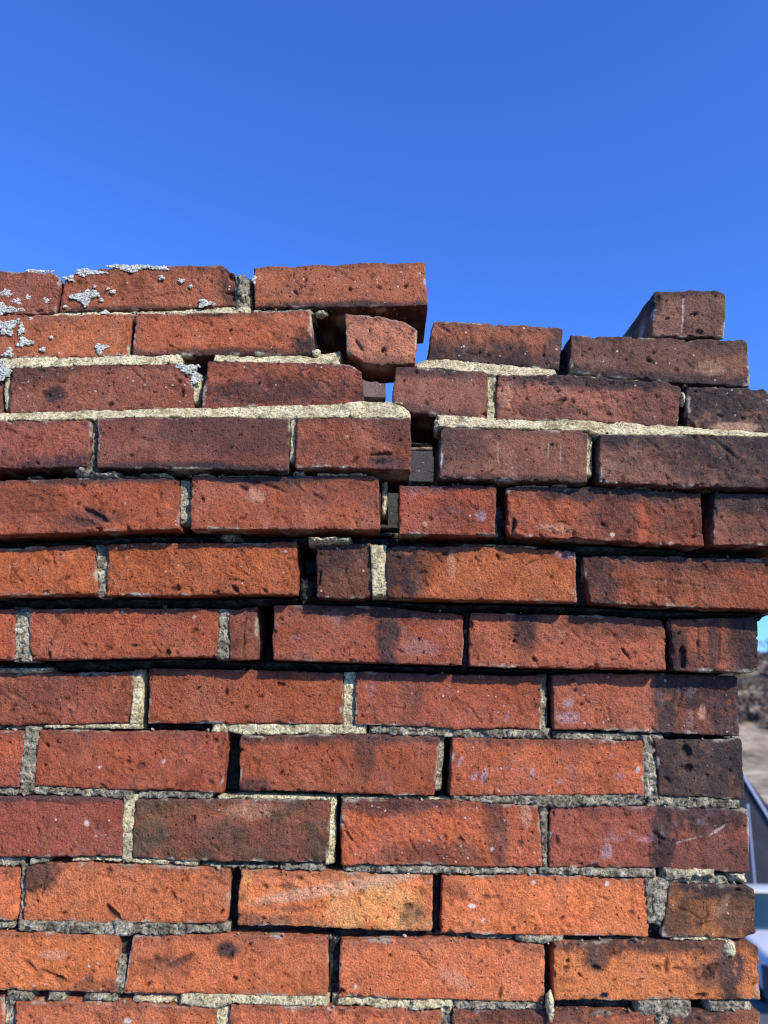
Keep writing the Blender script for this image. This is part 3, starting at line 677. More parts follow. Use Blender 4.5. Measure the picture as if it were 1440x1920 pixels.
# visible beds:  (upper course, x0, x1, material, recess low, recess high, v0, v1)
BEDS = [
 (0, 60, 470, 'L', .0035, .0035, -.3, 1.3), (0, 470, 590, 'G', .004, .004, -.2, 1.1), (0, -600, 60, 'L', .004, .004, -.2, 1.2),
 (1, -700, 342, 'L', -.001, .003, -.15, 1.25), (1, 396, 640, 'L', .001, .004, -.1, 1.2),
 (1, 776, 1046, 'L', -.001, .003, -.15, 1.2), (1, 1098, 1130, 'L', .001, .001, -.1, .9), (1, 1168, 1204, 'L', .0, .0, -.1, .9),
 (1, 1222, 1238, 'L', .0, .0, 0, .9),
 (2, -700, 772, 'L', -.0015, .002, -.10, 1.25), (2, 817, 1470, 'L', -.0015, .002, -.10, 1.25),
 (3, 146, 226, 'G', -.001, .002, -.3, .8), (3, 228, 322, 'L', .001, .004, -.2, .35), (3, 256, 320, 'G', .003, .004, 0, .75),
 (3, 358, 402, 'L', .001, .003, -.2, .7), (3, 404, 520, 'G', .002, .004, -.3, .3), (3, 546, 572, 'G', .002, .003, -.2, .8),
 (3, 592, 692, 'L', .001, .003, -.2, .65), (3, 44, 74, 'G', .006, .006, .1, .6),
 (3, 966, 1036, 'L', .002, .003, -.1, .75), (3, 1034, 1068, 'G', .001, .003, -.2, .9), (3, 1156, 1228, 'G', .002, .004, -.1, .8),
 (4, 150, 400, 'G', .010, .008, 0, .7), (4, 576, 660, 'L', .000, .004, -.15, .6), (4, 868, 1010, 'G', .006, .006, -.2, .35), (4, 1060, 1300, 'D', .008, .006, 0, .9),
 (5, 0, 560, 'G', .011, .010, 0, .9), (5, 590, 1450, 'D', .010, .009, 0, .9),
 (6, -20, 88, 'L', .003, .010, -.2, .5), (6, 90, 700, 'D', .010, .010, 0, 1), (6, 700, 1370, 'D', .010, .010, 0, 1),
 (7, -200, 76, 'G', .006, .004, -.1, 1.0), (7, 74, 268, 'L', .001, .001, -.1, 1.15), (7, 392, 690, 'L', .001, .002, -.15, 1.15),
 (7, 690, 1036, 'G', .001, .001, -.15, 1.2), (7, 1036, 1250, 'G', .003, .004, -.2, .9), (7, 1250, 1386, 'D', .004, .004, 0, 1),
 (8, -200, 252, 'G', .001, .001, -.1, 1.15), (8, 255, 400, 'G', .0025, .003, -.1, 1.1), (8, 400, 632, 'L', .003, .004, -.25, .65),
 (8, 636, 850, 'L', .003, .006, -.2, .45), (8, 846, 1214, 'G', .0, .0, -.15, 1.2), (8, 1210, 1392, 'G', .001, .001, -.2, 1.15),
 (9, -200, 46, 'G', .002, .002, 0, 1), (9, 52, 94, 'G', .001, .002, -.1, 1), (9, 128, 236, 'L', .001, .001, -.1, 1.1), (9, 224, 372, 'L', .001, .001, -.15, 1.15),
 (9, 372, 525, 'G', .003, .005, -.1, .7), (9, 522, 612, 'G', .001, .003, -.1, .95), (9, 640, 1012, 'G', .0, .001, -.15, 1.15), (9, 1008, 1236, 'G', -.001, .0, -.15, 1.2),
 (9, 1240, 1300, 'G', .000, .000, .1, 1.25), (9, 1262, 1346, 'L', -.001, -.001, .45, 1.35), (9, 1240, 1368, 'G', .003, .003, -.2, .7), (9, 1370, 1404, 'L', -.001, -.001, .05, .95),
 (10, 28, 350, 'G', .0, .0, -.15, 1.2), (10, 345, 432, 'G', .002, .002, -.1, 1), (10, 208, 256, 'G', -.001, -.001, -.2, 1.35),
 (10, 436, 618, 'D', .006, .005, 0, 1), (10, 618, 815, 'D', .003, .003, -.1, 1), (10, 815, 968, 'G', .006, .006, -.1, .6), (10, 966, 1062, 'G', .001, .001, -.1, 1.1),
 (10, 1060, 1254, 'D', .004, .004, -.1, 1), (10, 1256, 1376, 'L', -.001, .0, -.35, 1.1), (10, -200, 28, 'G', .004, .004, 0, 1),
 (11, 6, 62, 'G', .0, .0, -.2, 1.1), (11, 84, 126, 'G', -.002, .0, -.15, 1.1), (11, 152, 220, 'G', -.001, .0, -.2, 1.1), (11, 244, 334, 'L', .002, .003, -.1, .8),
 (11, 332, 620, 'L', .0, .001, -.15, 1.15), (11, 620, 772, 'L', .001, .001, -.15, 1.1), (11, 762, 856, 'L', -.001, .0, -.1, 1.1), (11, 850, 1022, 'G', .001, .002, -.2, 1.1),
 (11, 1040, 1194, 'D', .004, .004, -.1, 1), (11, 1190, 1302, 'G', -.001, -.001, -.4, 1.1), (11, 1326, 1416, 'G', .002, .002, -.2, 1.0),
 (12, -200, 1400, 'G', .002, .002, -.1, 1.1), (13, -200, 1400, 'G', .002, .002, -.1, 1.1), (14, -200, 1400, 'G', .002, .002, -.1, 1.1),
]
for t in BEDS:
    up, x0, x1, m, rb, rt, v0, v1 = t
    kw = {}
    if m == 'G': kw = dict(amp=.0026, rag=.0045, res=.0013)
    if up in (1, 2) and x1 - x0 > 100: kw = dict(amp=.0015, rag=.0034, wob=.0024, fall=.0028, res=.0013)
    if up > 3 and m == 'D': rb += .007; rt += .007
    if up in (4, 5, 6) and m == 'G' and rt > .007: m = 'D'; rb += .004; rt += .004  # grey beds shadowed by the corbels get the mortar with painted-in shade
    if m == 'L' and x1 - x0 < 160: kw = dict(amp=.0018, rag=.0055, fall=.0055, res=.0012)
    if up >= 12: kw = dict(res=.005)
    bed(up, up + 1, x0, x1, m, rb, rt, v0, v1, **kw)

HEADS = [
 (0, 0, 'G', .006, .012, .15, 1), (0, 1, 'G', .000, .010, .08, 1), 
 (1, 0, 'L', .003, .006, 0, .18), (1, 0, 'D', .018, .018, 0, 1), (1, 3, 'D', .020, .020, .2, 1),
 (2, 0, 'L', .004, .008, 0, .9), (2, 1, 'L', .003, .009, .05, .85), (2, 3, 'L', .002, .003, 0, 1), (2, 4, 'D', .022, .022, 0, 1),
 (3, 0, 'G', .006, .008, 0, 1), (3, 1, 'L', .003, .004, .02, .85), (3, 3, 'L', .003, .009, .02, .86),
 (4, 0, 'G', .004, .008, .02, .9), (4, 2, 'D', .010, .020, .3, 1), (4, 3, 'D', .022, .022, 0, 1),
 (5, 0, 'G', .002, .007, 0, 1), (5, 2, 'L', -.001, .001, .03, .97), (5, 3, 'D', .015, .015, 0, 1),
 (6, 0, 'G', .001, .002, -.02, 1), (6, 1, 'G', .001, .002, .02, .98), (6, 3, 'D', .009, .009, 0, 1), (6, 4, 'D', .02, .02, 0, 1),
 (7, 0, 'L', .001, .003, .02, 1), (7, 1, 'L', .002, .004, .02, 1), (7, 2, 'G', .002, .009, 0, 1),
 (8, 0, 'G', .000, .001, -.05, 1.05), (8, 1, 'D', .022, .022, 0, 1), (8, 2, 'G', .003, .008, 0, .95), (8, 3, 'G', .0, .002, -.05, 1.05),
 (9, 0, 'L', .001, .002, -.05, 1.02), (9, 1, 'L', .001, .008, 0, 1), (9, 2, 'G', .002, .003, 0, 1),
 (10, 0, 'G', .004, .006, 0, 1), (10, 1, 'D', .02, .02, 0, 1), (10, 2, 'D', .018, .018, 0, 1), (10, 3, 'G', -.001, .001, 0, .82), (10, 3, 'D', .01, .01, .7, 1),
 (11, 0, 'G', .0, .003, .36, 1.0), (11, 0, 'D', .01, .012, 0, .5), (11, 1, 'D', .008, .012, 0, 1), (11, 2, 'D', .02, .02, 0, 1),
 (12, 0, 'G', .002, .005, 0, 1), (12, 1, 'L', .001, .006, 0, 1), (12, 2, 'G', .002, .006, 0, 1), (12, 3, 'G', .002, .004, 0, 1),
]
XB = {(7, 0): .62, (9, 1): .62, (3, 3): .62, (2, 1): .70, (8, 2): .5, (0, 1): .9, (7, 2): .7, (11, 0): .95}
for (rw, i, m, rl, rr_, a, c) in HEADS:
    kw = dict(amp=.0024, rag=.0045, res=.0013) if m == 'G' else {}
    head(rw, i, m, rl, rr_, a, c, xb=XB.get((rw, i), 1.15) if m != 'D' else 1.15, **kw)

def crumb(px, py, w, h, Y, m, seed, out=.006, name='mortar_crumb'):
    """a knob of mortar, w x h pixels"""
    n, k = 34, 26
    c = unproj(px, py, Y)
    s = DIST / F * .97
    P = [];  f = []
    for j in range(k + 1):
        th = math.pi * j / k
        for i in range(n):
            ph = 2 * math.pi * i / n
            P.append((math.sin(th) * math.cos(ph) * w / 2 * s, math.sin(th) * math.sin(ph) * out, math.cos(th) * h / 2 * s))
    P = np.array(P); S = P + seed
    P = np.sign(P) * np.abs(P) ** 1.0 * (1 + .42 * fbm(S, .0065, 5, 3) + .16 * vnoise(S, .0022, 6))[:, None] + c
    for j in range(k):
        for i in range(n):
            f.append((j * n + i, (j + 1) * n + i, (j + 1) * n + (i + 1) % n, j * n + (i + 1) % n))
    return mesh_obj(name, P, f, MATS[m], wall)

crumb(602, 588, 26, 20, -.030, 'L', 1); crumb(1278, 750, 10, 30, -.048, 'L', 2); crumb(1031, 1882, 14, 40, -.004, 'L', 3, .005)
crumb(158, 884, 30, 22, -.058, 'G', 4); crumb(1300 / 3 + 0, 1008, 40, 18, -.030, 'G', 5); crumb(575, 1105, 26, 44, -.018, 'D', 6, .01)
crumb(1232, 1690, 26, 70, .004, 'G', 10, .005); crumb(1366, 1776, 20, 26, .001, 'L', 11, .004); 
crumb(594, 664, 18, 14, -.042, 'L', 13); crumb(455, 545, 26, 60, -.034, 'G', 14, .010); crumb(748, 760, 20, 10, -.05, 'L', 15, .008)
crumb(820, 800, 14, 30, -.055, 'L', 17, .008)
pa = unproj(714, 900, -.045); pb = unproj(728, 966, -.045)
lump('mortar_joint', float(pa[0]), float(pb[0]), lambda q: float(pb[2]) + 0 * q, lambda q: float(pa[2]) + 0 * q, -.044, -.046, ML, 18, res=.0012, rag=.003, back=.04)

def grit():
    rg = np.random.default_rng(21)
    V = np.array([(1, 0, 0), (-1, 0, 0), (0, 1, 0), (0, -1, 0), (0, 0, 1), (0, 0, -1), (.6, .6, .6), (-.6, .6, -.6), (.6, -.6, -.6), (-.6, -.6, .6)], float)
    Fc = [(0, 6, 8), (0, 8, 5), (0, 4, 6), (4, 9, 1), (4, 3, 9), (0, 3, 4), (0, 8, 3), (3, 8, 5), (3, 5, 1), (3, 1, 9), (6, 4, 2), (2, 4, 1), (2, 1, 7), (7, 1, 5), (2, 7, 5), (2, 5, 6), (6, 5, 8)]
    P, f = [], []
    for up in range(0, 12):
        Yl, Yu = face(up + 1), face(up)
        n = {0: 40, 1: 40, 2: 50, 3: 45}.get(up, 8 if up < 7 else 60)
        for _ in range(n):
            px = rg.uniform(0, 1390)
            if up in CR and CR[up][0] - 5 < px < CR[up][1] + 5: continue
            if up == 0 and px > 590: continue
            py = edge_y(up + 1, px, 'top') + rg.normal(-2, 1.5)
            c = unproj(px, py, Yl) + np.array([0, rg.uniform(0, .004), 0])
            rr_ = .0005 + .0018 * rg.uniform() ** 2.5
            base = len(P) * 10
            P.append(V * rr_ * rg.uniform(.6, 1.4, (10, 3)) + c)
            f += [tuple(i + base for i in t) for t in Fc]
    o = mesh_obj('mortar_grit', np.concatenate(P), f, MG, wall, smooth=False)
    o['kind'] = 'stuff'
grit()

# ------------------------------------------------------------------ lichen: tiny lobes in crusts
def lichen(patches, seed):
    ico = []
    t = (1 + 5 ** .5) / 2
    V = np.array([(-1, t, 0), (1, t, 0), (-1, -t, 0), (1, -t, 0), (0, -1, t), (0, 1, t), (0, -1, -t), (0, 1, -t), (t, 0, -1), (t, 0, 1), (-t, 0, -1), (-t, 0, 1)], float)
    V /= np.linalg.norm(V[0])
    Fc = [(0, 11, 5), (0, 5, 1), (0, 1, 7), (0, 7, 10), (0, 10, 11), (1, 5, 9), (5, 11, 4), (11, 10, 2), (10, 7, 6), (7, 1, 8), (3, 9, 4), (3, 4, 2), (3, 2, 6), (3, 6, 8), (3, 8, 9), (4, 9, 5), (2, 4, 11), (6, 2, 10), (8, 6, 7), (9, 8, 1)]
    rg = np.random.default_rng(seed)
    P, f = [], []
    s = DIST / F
    for (px, py, rx, ry, n, Y) in patches:
        c = unproj(px, py, Y)
        for _ in range(int(n * 3.2)):
            a = rg.uniform(0, 2 * math.pi); rad = rg.uniform(0, 1) ** .6
            rad *= .75 + .35 * math.sin(3 * a + px) + .15 * math.sin(7 * a + py)
            x, z = math.cos(a) * rad * rx * s, math.sin(a) * rad * ry * s
            r = rg.uniform(.0006, .0014)
            base = len(P) * 12
            P.append(V * r * np.array([rg.uniform(.9, 1.5), .30, rg.uniform(.8, 1.3)]) + rg.normal(0, .00012, (12, 3)) + c + np.array([x, rg.uniform(-.0006, .0001), z]))
            f += [(a_ + base, b_ + base, c_ + base) for a_, b_, c_ in Fc]
    o = mesh_obj('lichen', np.concatenate(P), f, MW, wall)
    o['kind'] = 'stuff'
    return o
y0, y1, y2 = face(0) - .0006, face(1) - .0006, face(2) - .0006
lichen([(10, 550, 16, 9, 50, y0), (8, 580, 32, 13, 150, y0), (30, 565, 12, 7, 18, y0), (88, 563, 7, 6, 16, y0), (52, 558, 6, 5, 8, y0), (70, 509, 30, 3, 40, y0 + .004),
        (165, 511, 30, 8, 130, y0 + .0015), (130, 522, 12, 6, 25, y0 + .001), (245, 502, 46, 8, 210, y0 + .0015), (300, 503, 22, 4, 40, y0 + .002),
        (156, 558, 23, 17, 150, y0), (178, 552, 10, 9, 35, y0), (190, 563, 5, 4, 8, y0), (212, 547, 6, 4, 10, y0), (303, 521, 6, 5, 12, y0), (340, 527, 8, 5, 14, y0),
        (358, 537, 4, 3, 5, y0), (385, 569, 18, 9, 60, y0), (122, 575, 4, 3, 5, y0), (202, 541, 3, 3, 4, y0), (178, 537, 3, 3, 4, y0), (476, 525, 4, 9, 16, y0)], 1)
lichen([(12, 612, 26, 18, 150, y1), (40, 618, 7, 13, 36, y1), (46, 642, 16, 10, 60, y1), (16, 662, 10, 10, 40, y1), (189, 653, 12, 11, 55, y1),
        (80, 655, 5, 4, 8, y1), (58, 597, 4, 3, 6, y1), (96, 633, 4, 3, 4, y1), (198, 586, 10, 4, 14, y1)], 2)
lichen([(8, 697, 13, 22, 110, y2 + .001), (352, 690, 24, 10, 110, y2 + .001), (366, 708, 13, 16, 60, y2 + .002)], 3)

# ------------------------------------------------------------------ the inner leaf of brickwork seen through the crack
def plain_brick(x0, x1, z0, z1, ya, yb, col, seed):
    n = 10
    xs = np.linspace(x0, x1, n + 1)
    P, f = [], []
    for x in xs:
        for (y, z) in ((ya, z0 + .002), (ya, z1 - .002), (ya + .002, z1), (yb, z1), (yb, z0), (ya + .002, z0)):
            P.append((x, y, z))
    for i in range(n):
        for k in range(6):
            f.append((i * 6 + k, i * 6 + (k + 1) % 6, (i + 1) * 6 + (k + 1) % 6, (i + 1) * 6 + k))
    f.append(tuple(range(5, -1, -1))); f.append(tuple(n * 6 + k for k in range(6)))
    P = np.array(P); P += np.stack([vnoise(P + seed, .02, k) for k in (1, 2, 3)], -1) * .0015
    cc = np.repeat((lin(col) * KB)[None], len(P), 0) * (1 + .3 * vnoise(P + seed, .02, 9))[:, None]
    mesh_obj('brick', P, [tuple(reversed(q)) for q in f], MB, wall, cc, smooth=False)
def rowz(rr, px=760):
    Y = face(rr)
    return float(unproj(px, edge_y(rr, px, 'bot'), Y)[2]), float(unproj(px, edge_y(rr, px, 'top'), Y)[2])
XR = float(unproj(1385, 1300, 0)[0])
k = 0
for rr in range(0, 16):
    z0, z1 = rowz(rr)
    ya = .235
    x = -.86 + (rr % 2) * .11
    if rr == 0: x = float(unproj(722, 740, .235)[0]) - 4 * .212 + .009
    xr = XR + {1: -.05, 2: .005, 3: .03, 4: .035, 5: .03, 6: .02}.get(rr, 0)
    gap = {0: (float(unproj(722, 740, .235)[0]), .5)}.get(rr)
    while x < xr - .03:
        xe = min(x + .203, xr)
        a, c = x, xe
        if gap:
            if a < gap[0] < c: c = gap[0]
            elif a < gap[1] < c: a = gap[1]
            elif gap[0] <= a and c <= gap[1]: a = c
        if c - a > .008:
            k += 1
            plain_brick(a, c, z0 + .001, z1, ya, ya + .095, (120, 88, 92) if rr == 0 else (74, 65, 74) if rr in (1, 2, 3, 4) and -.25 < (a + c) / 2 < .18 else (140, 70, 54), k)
        x += .212
    # bed between the inner bricks
    if rr < 15:
        zb = rowz(rr + 1)[1]
        for (a, c) in (((-.86, -.006),) if rr == 0 else ((-.86, xr - .01),)):
            lump('mortar_bed', a, c, lambda q: zb - .001 + 0 * q, lambda q: z0 + .002 + 0 * q, ya + .004, ya + .004, MG, rr, res=.01, back=.08)

xq = float(unproj(655, 640, .06)[0])
for rr in (0, 1):
    z0, z1 = rowz(rr)
    for j in range(4):
        k += 1
        plain_brick(xq - .212 * (j + 1) - .05 * rr + .01, xq - .212 * j - .05 * rr, z0 + .001, z1 - (.004 if rr == 0 else -.004), .060 + .002 * rr, .15, (128, 74, 58), k)
for rr in range(1, 16):
    z0, z1 = rowz(rr)
    xr = XR + {1: -.07, 2: .005, 3: .03, 4: .035, 5: .03, 6: .02}.get(rr, 0)
    k += 1
    plain_brick(xr - .098, xr, z0 + .001, z1, .10 if rr < 7 else .098, .230, (120, 66, 54), k)
# masonry below the modelled courses and the flat roof it stands on
def box(name, x0, x1, y0_, y1_, z0, z1, mat, parent=None, bev=0.0):
    P = [(x0, y0_, z0), (x1, y0_, z0), (x1, y1_, z0), (x0, y1_, z0), (x0, y0_, z1), (x1, y0_, z1), (x1, y1_, z1), (x0, y1_, z1)]
    f = [(3, 2, 1, 0), (4, 5, 6, 7), (0, 1, 5, 4), (1, 2, 6, 5), (2, 3, 7, 6), (3, 0, 4, 7)]
    o = mesh_obj(name, P, f, mat, parent, smooth=False)
    return o
ml, nt, bb = new_mat('coursed_brickwork')
tc = nt.nodes.new('ShaderNodeTexCoord'); mp = nt.nodes.new('ShaderNodeMapping')
mp.inputs['Rotation'].default_value = (math.radians(90), 0, 0)
bt = nt.nodes.new('ShaderNodeTexBrick')
nt.links.new(tc.outputs['Object'], mp.inputs[0]); nt.links.new(mp.outputs[0], bt.inputs[0])
bt.inputs['Scale'].default_value = 1; bt.inputs['Brick Width'].default_value = .213; bt.inputs['Row Height'].default_value = .064
bt.inputs['Mortar Size'].default_value = .005
bt.inputs['Color1'].default_value = (.30, .085, .04, 1); bt.inputs['Color2'].default_value = (.20, .06, .035, 1); bt.inputs['Mortar'].default_value = (.2, .19, .16, 1)
nt.links.new(bt.outputs[0], bb.inputs['Base Color'])
zlow = rowz(15)[0] - .006
box('lower_brickwork', -.88, XR, .002, .332, -1.5, zlow, ml, wall)

def simple_mat(name, c, rough=.9, var=.25, scale=3.0, spec=.2, c2=None, metal=0.0, bumpd=0.0, detail=6):
    m, nt, bb = new_mat(name, rough, spec)
    bb.inputs['Metallic'].default_value = metal
    geo = nt.nodes.new('ShaderNodeNewGeometry')
    n = noise_node(nt, scale, detail, .62, geo.outputs['Position'])
    cA = tuple(q * (1 - var) for q in c); cB = c2 if c2 else tuple(q * (1 + var) for q in c)
    r = ramp(nt, n.outputs[0], [(.32, cA), (.68, cB)])
    nt.links.new(r.outputs[0], bb.inputs['Base Color'])
    if bumpd: bump(nt, bb, n.outputs[0], bumpd)
    return m
roofm = simple_mat('roof_felt', (.09, .09, .09), scale=30)
rd = box('roof_deck', -6, 1.2, -6, .35, -1.7, -1.5, roofm); rd['kind'] = 'structure'
stone = simple_mat('rendered_wall', (.35, .33, .30), scale=4)
hb = box('rendered_building', -6, 1.15, -5.95, .3, -5.0, -1.702, stone)
tagt(hb, 'rendered building below the flat roof that carries the chimney', 'building')

# ------------------------------------------------------------------ the view past the chimney's right edge
GZ = -5.0
asph = simple_mat('grey_asphalt', (.14, .14, .145), scale=1.5, c2=(.20, .20, .205))
def grid_obj(name, x0, x1, y0_, y1_, n, m_, zf, mat):
    xs = np.linspace(x0, x1, n + 1); ys = np.linspace(y0_, y1_, m_ + 1)
    X, Yg = np.meshgrid(xs, ys, indexing='ij')
    P = np.stack([X.ravel(), Yg.ravel(), zf(X.ravel(), Yg.ravel())], -1)
    idx = np.arange((n + 1) * (m_ + 1)).reshape(n + 1, m_ + 1)
    f = np.stack([idx[:-1, :-1], idx[1:, :-1], idx[1:, 1:], idx[:-1, 1:]], -1).reshape(-1, 4).tolist()
    return mesh_obj(name, P, f, mat)
g = box('ground', -1500, 1500, -1500, 1500, GZ - 2, GZ, simple_mat('dry_ground', (.12, .11, .08), scale=.2)); g['kind'] = 'structure'
rdm = grid_obj('road', -60, 80, 3, 19.5, 4, 4, lambda x, y: x * 0 + GZ + .004, asph); rdm['kind'] = 'structure'
paint = simple_mat('road_paint', (.03, .03, .035), scale=8)
for kk in range(7):
    o = grid_obj('tar_line', -10, 20, 8.4 + kk * .55, 8.4 + kk * .55 + .13, 30, 1, lambda x, y: x * 0 + GZ + .008, paint)
    o['kind'] = 'structure'

def hillz(x, y):
    t = np.clip((y - 30) / 75, 0, 1)
    h = 9.2 * (t * t * (3 - 2 * t))
    p = np.stack([x, y, 0 * x], -1)
    return GZ - .1 + h + 1.1 * fbm(p, 22, 3, 3) * sstep(30, 45, y) + .35 * fbm(p, 5, 8, 2) * sstep(30, 40, y) - 3.0 * sstep(120, 260, y) * 0
hm, nt, bb = new_mat('dry_hillside')
geo = nt.nodes.new('ShaderNodeNewGeometry')
n = noise_node(nt, .12, 6, .65, geo.outputs['Position'])
r = ramp(nt, n.outputs[0], [(.38, (.12, .09, .055)), (.47, (.40, .30, .18)), (.60, (.62, .47, .29))])
n2 = noise_node(nt, 1.3, 4, .6, geo.outputs['Position'])
r2 = ramp(nt, n2.outputs[0], [(.35, (.55, .55, .55)), (.6, (1.05, 1.05, 1.05))])
nt.links.new(mixc(nt, r.outputs[0], r2.outputs[0], 1.0), bb.inputs['Base Color'])
hill = grid_obj('hillside', -160, 260, 28, 300, 140, 90, hillz, hm); hill['kind'] = 'structure'

bark = simple_mat('grey_brown_bark', (.10, .082, .068), scale=3)
twig = simple_mat('bare_twigs', (.17, .125, .09), scale=2)
def tree(name, x, y, h, seed, label=None):
    rg = random.Random(seed)
    z = float(hillz(np.array([x]), np.array([y]))[0]) - .2
    t = empty(name, (x, y, z), 'bare brown winter tree on the hillside beyond the chimney', 'tree', 'bare trees on the far hillside')
    TP, TF, BP, BF = [], [], [], []
    def tube(P, F_, a, b_, ra, rb):
        d = (b_ - a)
        if d.length < 1e-4: return
        d.normalize(); u = d.orthogonal().normalized(); v = d.cross(u)
        n0 = len(P); n = 5 if ra > .05 else 3
        for c, r in ((a, ra), (b_, rb)):
            for i in range(n):
                an = 2 * math.pi * i / n
                P.append(tuple(c + u * math.cos(an) * r + v * math.sin(an) * r))
        for i in range(n): F_.append((n0 + i, n0 + (i + 1) % n, n0 + n + (i + 1) % n, n0 + n + i))
    def grow(a, d, ln, r, lev):
        b_ = a + d * ln
        tube(TP if lev < 2 else BP, TF if lev < 2 else BF, a, b_, r, r * .7)
        if lev >= 6: return
        for _ in range(3 if lev < 5 else 4):
            nd = (d + Vector((rg.uniform(-.8, .8), rg.uniform(-.8, .8), rg.uniform(-.15, .5)))).normalized()
            grow(a + d * ln * rg.uniform(.6, 1), nd, ln * rg.uniform(.6, .82), r * .58, lev + 1)
    grow(Vector((x, y, z)), Vector((rg.uniform(-.1, .1), rg.uniform(-.1, .1), 1)).normalized(), h * .28, h * .022, 0)
    mesh_obj('trunk', TP, TF, bark, t, smooth=False)
    mesh_obj('crown', BP, BF, twig, t, smooth=False)
rg = random.Random(8)
k = 0
for i in range(14):
    y = rg.uniform(82, 125); x = (y + DIST) * rg.uniform(.42, .80)
    tree('bare_tree', x, y, rg.uniform(2.6, 4.6), i)
# brush on the slope
def brush():
    rg = np.random.default_rng(5)
    P, f = [], []
    for i in range(620):
        y = rg.uniform(52, 118); x = (y) * rg.uniform(.35, .95)
        if vnoise(np.array([[x, y, 0.]]), 14, 4)[0] < -.15 and y < 90: continue
        z = float(hillz(np.array([x]), np.array([y]))[0])
        R = rg.uniform(.6, 1.7)
        for _ in range(60):
            d = rg.normal(0, 1, 3); d /= np.linalg.norm(d); d[2] = abs(d[2]) * .8
            c = np.array([x, y, z]) + d * R * rg.uniform(.3, 1)
            a = rg.normal(0, .22, (3, 3)); n0 = len(P)
            P += [tuple(c + a[0]), tuple(c + a[1]), tuple(c + a[2])]; f.append((n0, n0 + 1, n0 + 2))
    o = mesh_obj('brushwood', P, f, twig, None, smooth=False)
    o['kind'] = 'stuff'
    tagt(o, 'low brown brushwood covering the upper slope of the hill', 'brush')
brush()

# shed with dark roof and pale verge, utility pole, parked white car
slate = simple_mat('dark_slate', (.035, .038, .047), scale=2.0, rough=.7)
pale = simple_mat('pale_painted_board', (.42, .45, .58), scale=4, var=.1)
shed = empty('shed', (10.2, 19.5, GZ), 'dark slate grey shed with a pale verge board beyond the parked car', 'shed')
A = unproj(1390, 1452, 18.0); Bp = unproj(1500, 1632, 18.0)
ax, az = float(A[0]), float(A[2]); sl = float((Bp[2] - A[2]) / (Bp[0] - A[0]))
lx, rx = ax - 3.2, ax + 1.6
def prof(x): return az + sl * (x - ax) if x > ax - .3 else az + sl * (-.3) - .45 * (ax - .3 - x)
pts = [(lx, GZ), (rx, GZ), (rx, max(prof(rx), GZ + .8)), (ax - .3, prof(ax - .3 + 1e-6)), (lx, prof(lx))]
P = [(x, 18.0, z) for x, z in pts] + [(x, 23.0, z) for x, z in pts]
n5 = len(pts)
f = [tuple(range(n5)), tuple(range(2 * n5 - 1, n5 - 1, -1))] + [(i, i + n5, (i + 1) % n5 + n5, (i + 1) % n5) for i in range(n5)]
mesh_obj('wall', P, f, slate, shed, smooth=False)
def bar(name, a, b_, w, h, mat, parent):
    a, b_ = Vector(a), Vector(b_); d = (b_ - a).normalized(); s = Vector((0, 1, 0)); u = d.cross(s).normalized()
    P = []
    for c in (a, b_):
        for (i, j) in ((-1, -1), (1, -1), (1, 1), (-1, 1)): P.append(tuple(c + s * i * w / 2 + u * j * h / 2))
    f = [(3, 2, 1, 0), (4, 5, 6, 7), (0, 1, 5, 4), (1, 2, 6, 5), (2, 3, 7, 6), (3, 0, 4, 7)]
    return mesh_obj(name, P, f, mat, parent, smooth=False)
bar('verge_board', (ax - .28, 17.94, prof(ax - .28)), (rx, 17.94, prof(rx)), .06, .05, pale, shed)
bar('verge_board', (lx, 17.94, prof(lx)), (ax - .32, 17.94, prof(ax - .32)), .06, .05, pale, shed)

pc = unproj(1410, 1600, 16.2)
pole = empty('utility_pole', (float(pc[0]), 16.2, GZ), 'thin pale post in front of the dark shed', 'pole')
def cyl(name, c, r, h, mat, parent, n=16, axis='Z', r2=None):
    P, f = [], []
    r2 = r if r2 is None else r2
    for k_, rr in ((0, r), (1, r2)):
        for i in range(n):
            a = 2 * math.pi * i / n
            v = (math.cos(a) * rr, math.sin(a) * rr, k_ * h)
            if axis == 'Y': v = (v[0], v[2], v[1])
            P.append((c[0] + v[0], c[1] + v[1], c[2] + v[2]))
    for i in range(n): f.append((i, (i + 1) % n, n + (i + 1) % n, n + i))
    f.append(tuple(range(n - 1, -1, -1))); f.append(tuple(range(n, 2 * n)))
    return mesh_obj(name, P, f, mat, parent, smooth=False)
cyl('post', (float(pc[0]), 16.2, GZ), .018, 2.55, pale, pole)
cyl('cap', (float(pc[0]), 16.2, GZ + 2.55), .03, .04, pale, pole)

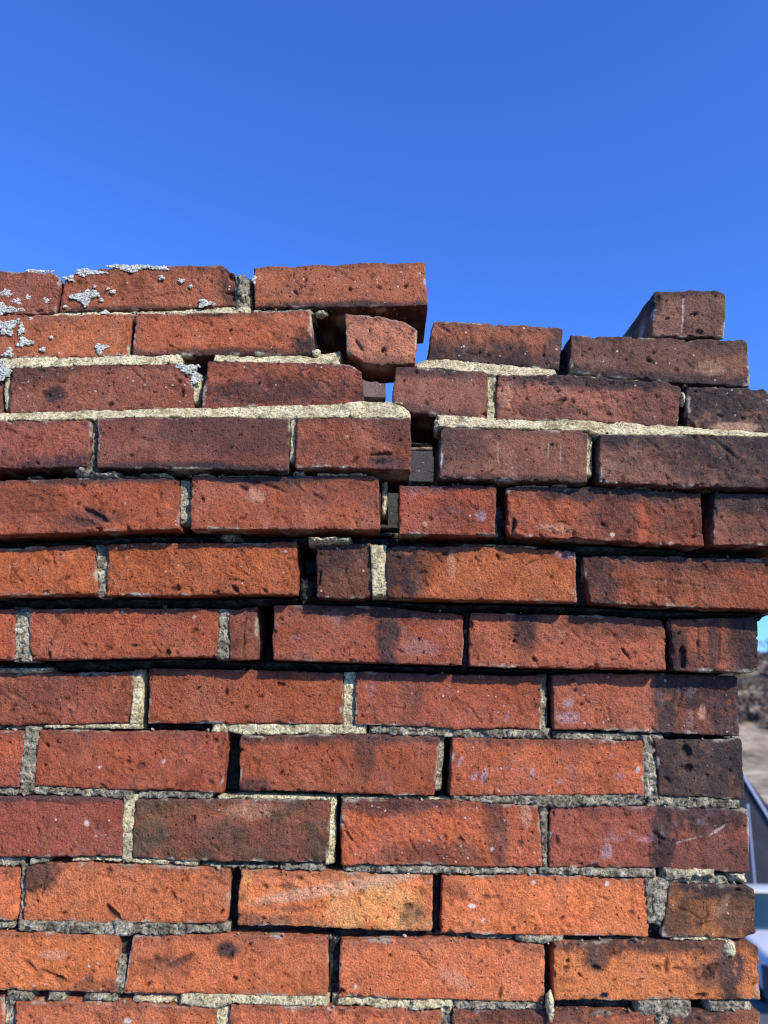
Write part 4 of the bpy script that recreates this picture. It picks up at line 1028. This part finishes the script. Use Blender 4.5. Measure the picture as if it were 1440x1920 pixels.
white = simple_mat('white_car_paint', (.62, .60, .57), rough=.25, var=.02, spec=.6)
glass = simple_mat('tinted_glass', (.02, .05, .055), rough=.12, var=.05, spec=.8)
rub = simple_mat('tyre_rubber', (.02, .02, .02))
rim = simple_mat('wheel_metal', (.5, .5, .52), rough=.4, metal=.8)
amber = simple_mat('amber_lens', (.8, .25, .02), rough=.3)
lampm = simple_mat('clear_lens', (.7, .7, .7), rough=.15)
cary = 14.2
while unproj(1432, 1846, cary - .9)[2] > GZ + .05 and cary < 30: cary += .1
while unproj(1432, 1846, cary - .9)[2] < GZ - .05 and cary > 9: cary -= .1
carx = float(unproj(1432, 1800, cary - .9)[0]) + .38
car = empty('parked_car', (carx, cary, GZ), 'white parked car with teal tinted windows in front of the dark shed', 'car')
def shell(name, sections, mat, parent):
    """sections: (x, halfwidth, zlow, zhigh, top halfwidth)"""
    P, f = [], []
    for (x, w, zl, zh, wt) in sections:
        for (yy, zz) in ((-w, zl), (-w * 1.02, zl + (zh - zl) * .45), (-w * .97, zh - (zh - zl) * .12), (-wt, zh), (wt, zh), (w * .97, zh - (zh - zl) * .12), (w * 1.02, zl + (zh - zl) * .45), (w, zl)):
            P.append((carx + x, cary + yy, GZ + zz))
    m = 8
    for s_ in range(len(sections) - 1):
        for i in range(m):
            f.append((s_ * m + i, (s_ + 1) * m + i, (s_ + 1) * m + (i + 1) % m, s_ * m + (i + 1) % m))
    f.append(tuple(range(m))); f.append(tuple(range(len(sections) * m - 1, (len(sections) - 1) * m - 1, -1)))
    o = mesh_obj(name, P, f, mat, parent)
    md = o.modifiers.new('bevel', 'BEVEL'); md.width = .04; md.segments = 2; md.limit_method = 'ANGLE'
    return o
shell('body', [(-2.15, .70, .35, .62, .55), (-2.0, .84, .25, .78, .72), (-1.2, .88, .22, .90, .80), (-.6, .88, .22, .95, .82), (1.3, .88, .22, .97, .82), (2.0, .84, .28, .92, .74), (2.15, .74, .40, .72, .6)], white, car)
shell('cabin_glass', [(-1.0, .74, .90, .96, .70), (-.35, .72, .92, 1.38, .56), (.1, .72, .94, 1.38, .56), (1.7, .72, .92, .98, .66)], glass, car)
shell('roof', [(-.42, .60, 1.36, 1.39, .54), (-.3, .60, 1.37, 1.42, .54), (.0, .60, 1.37, 1.42, .54), (.12, .60, 1.36, 1.39, .54)], white, car)
for px_ in (-1.35, 1.35):
    for sy in (-1, 1):
        w_ = cyl('wheel', (carx + px_, cary + sy * .80 - .1, GZ + .32), .32, .2, rub, car, 28, 'Y')
        cyl('rim', (carx + px_, cary + sy * .80 + (-.115 if sy < 0 else .105), GZ + .32), .2, .015, rim, w_, 20, 'Y')
for sy in (-.62, .62):
    h_ = box('headlight', carx - 2.20, carx - 1.98, cary + sy - .16, cary + sy + .16, GZ + .76, GZ + .86, lampm, car)
    box('indicator', carx - 2.29, carx - 2.0, cary + sy - .18, cary + sy + .18, GZ + .67, GZ + .755, amber, h_)
box('bumper', carx - 2.26, carx - 1.9, cary - .90, cary + .90, GZ + .20, GZ + .665, simple_mat('grey_plastic', (.08, .08, .08)), car)
car.rotation_euler = (0, 0, math.radians(90))
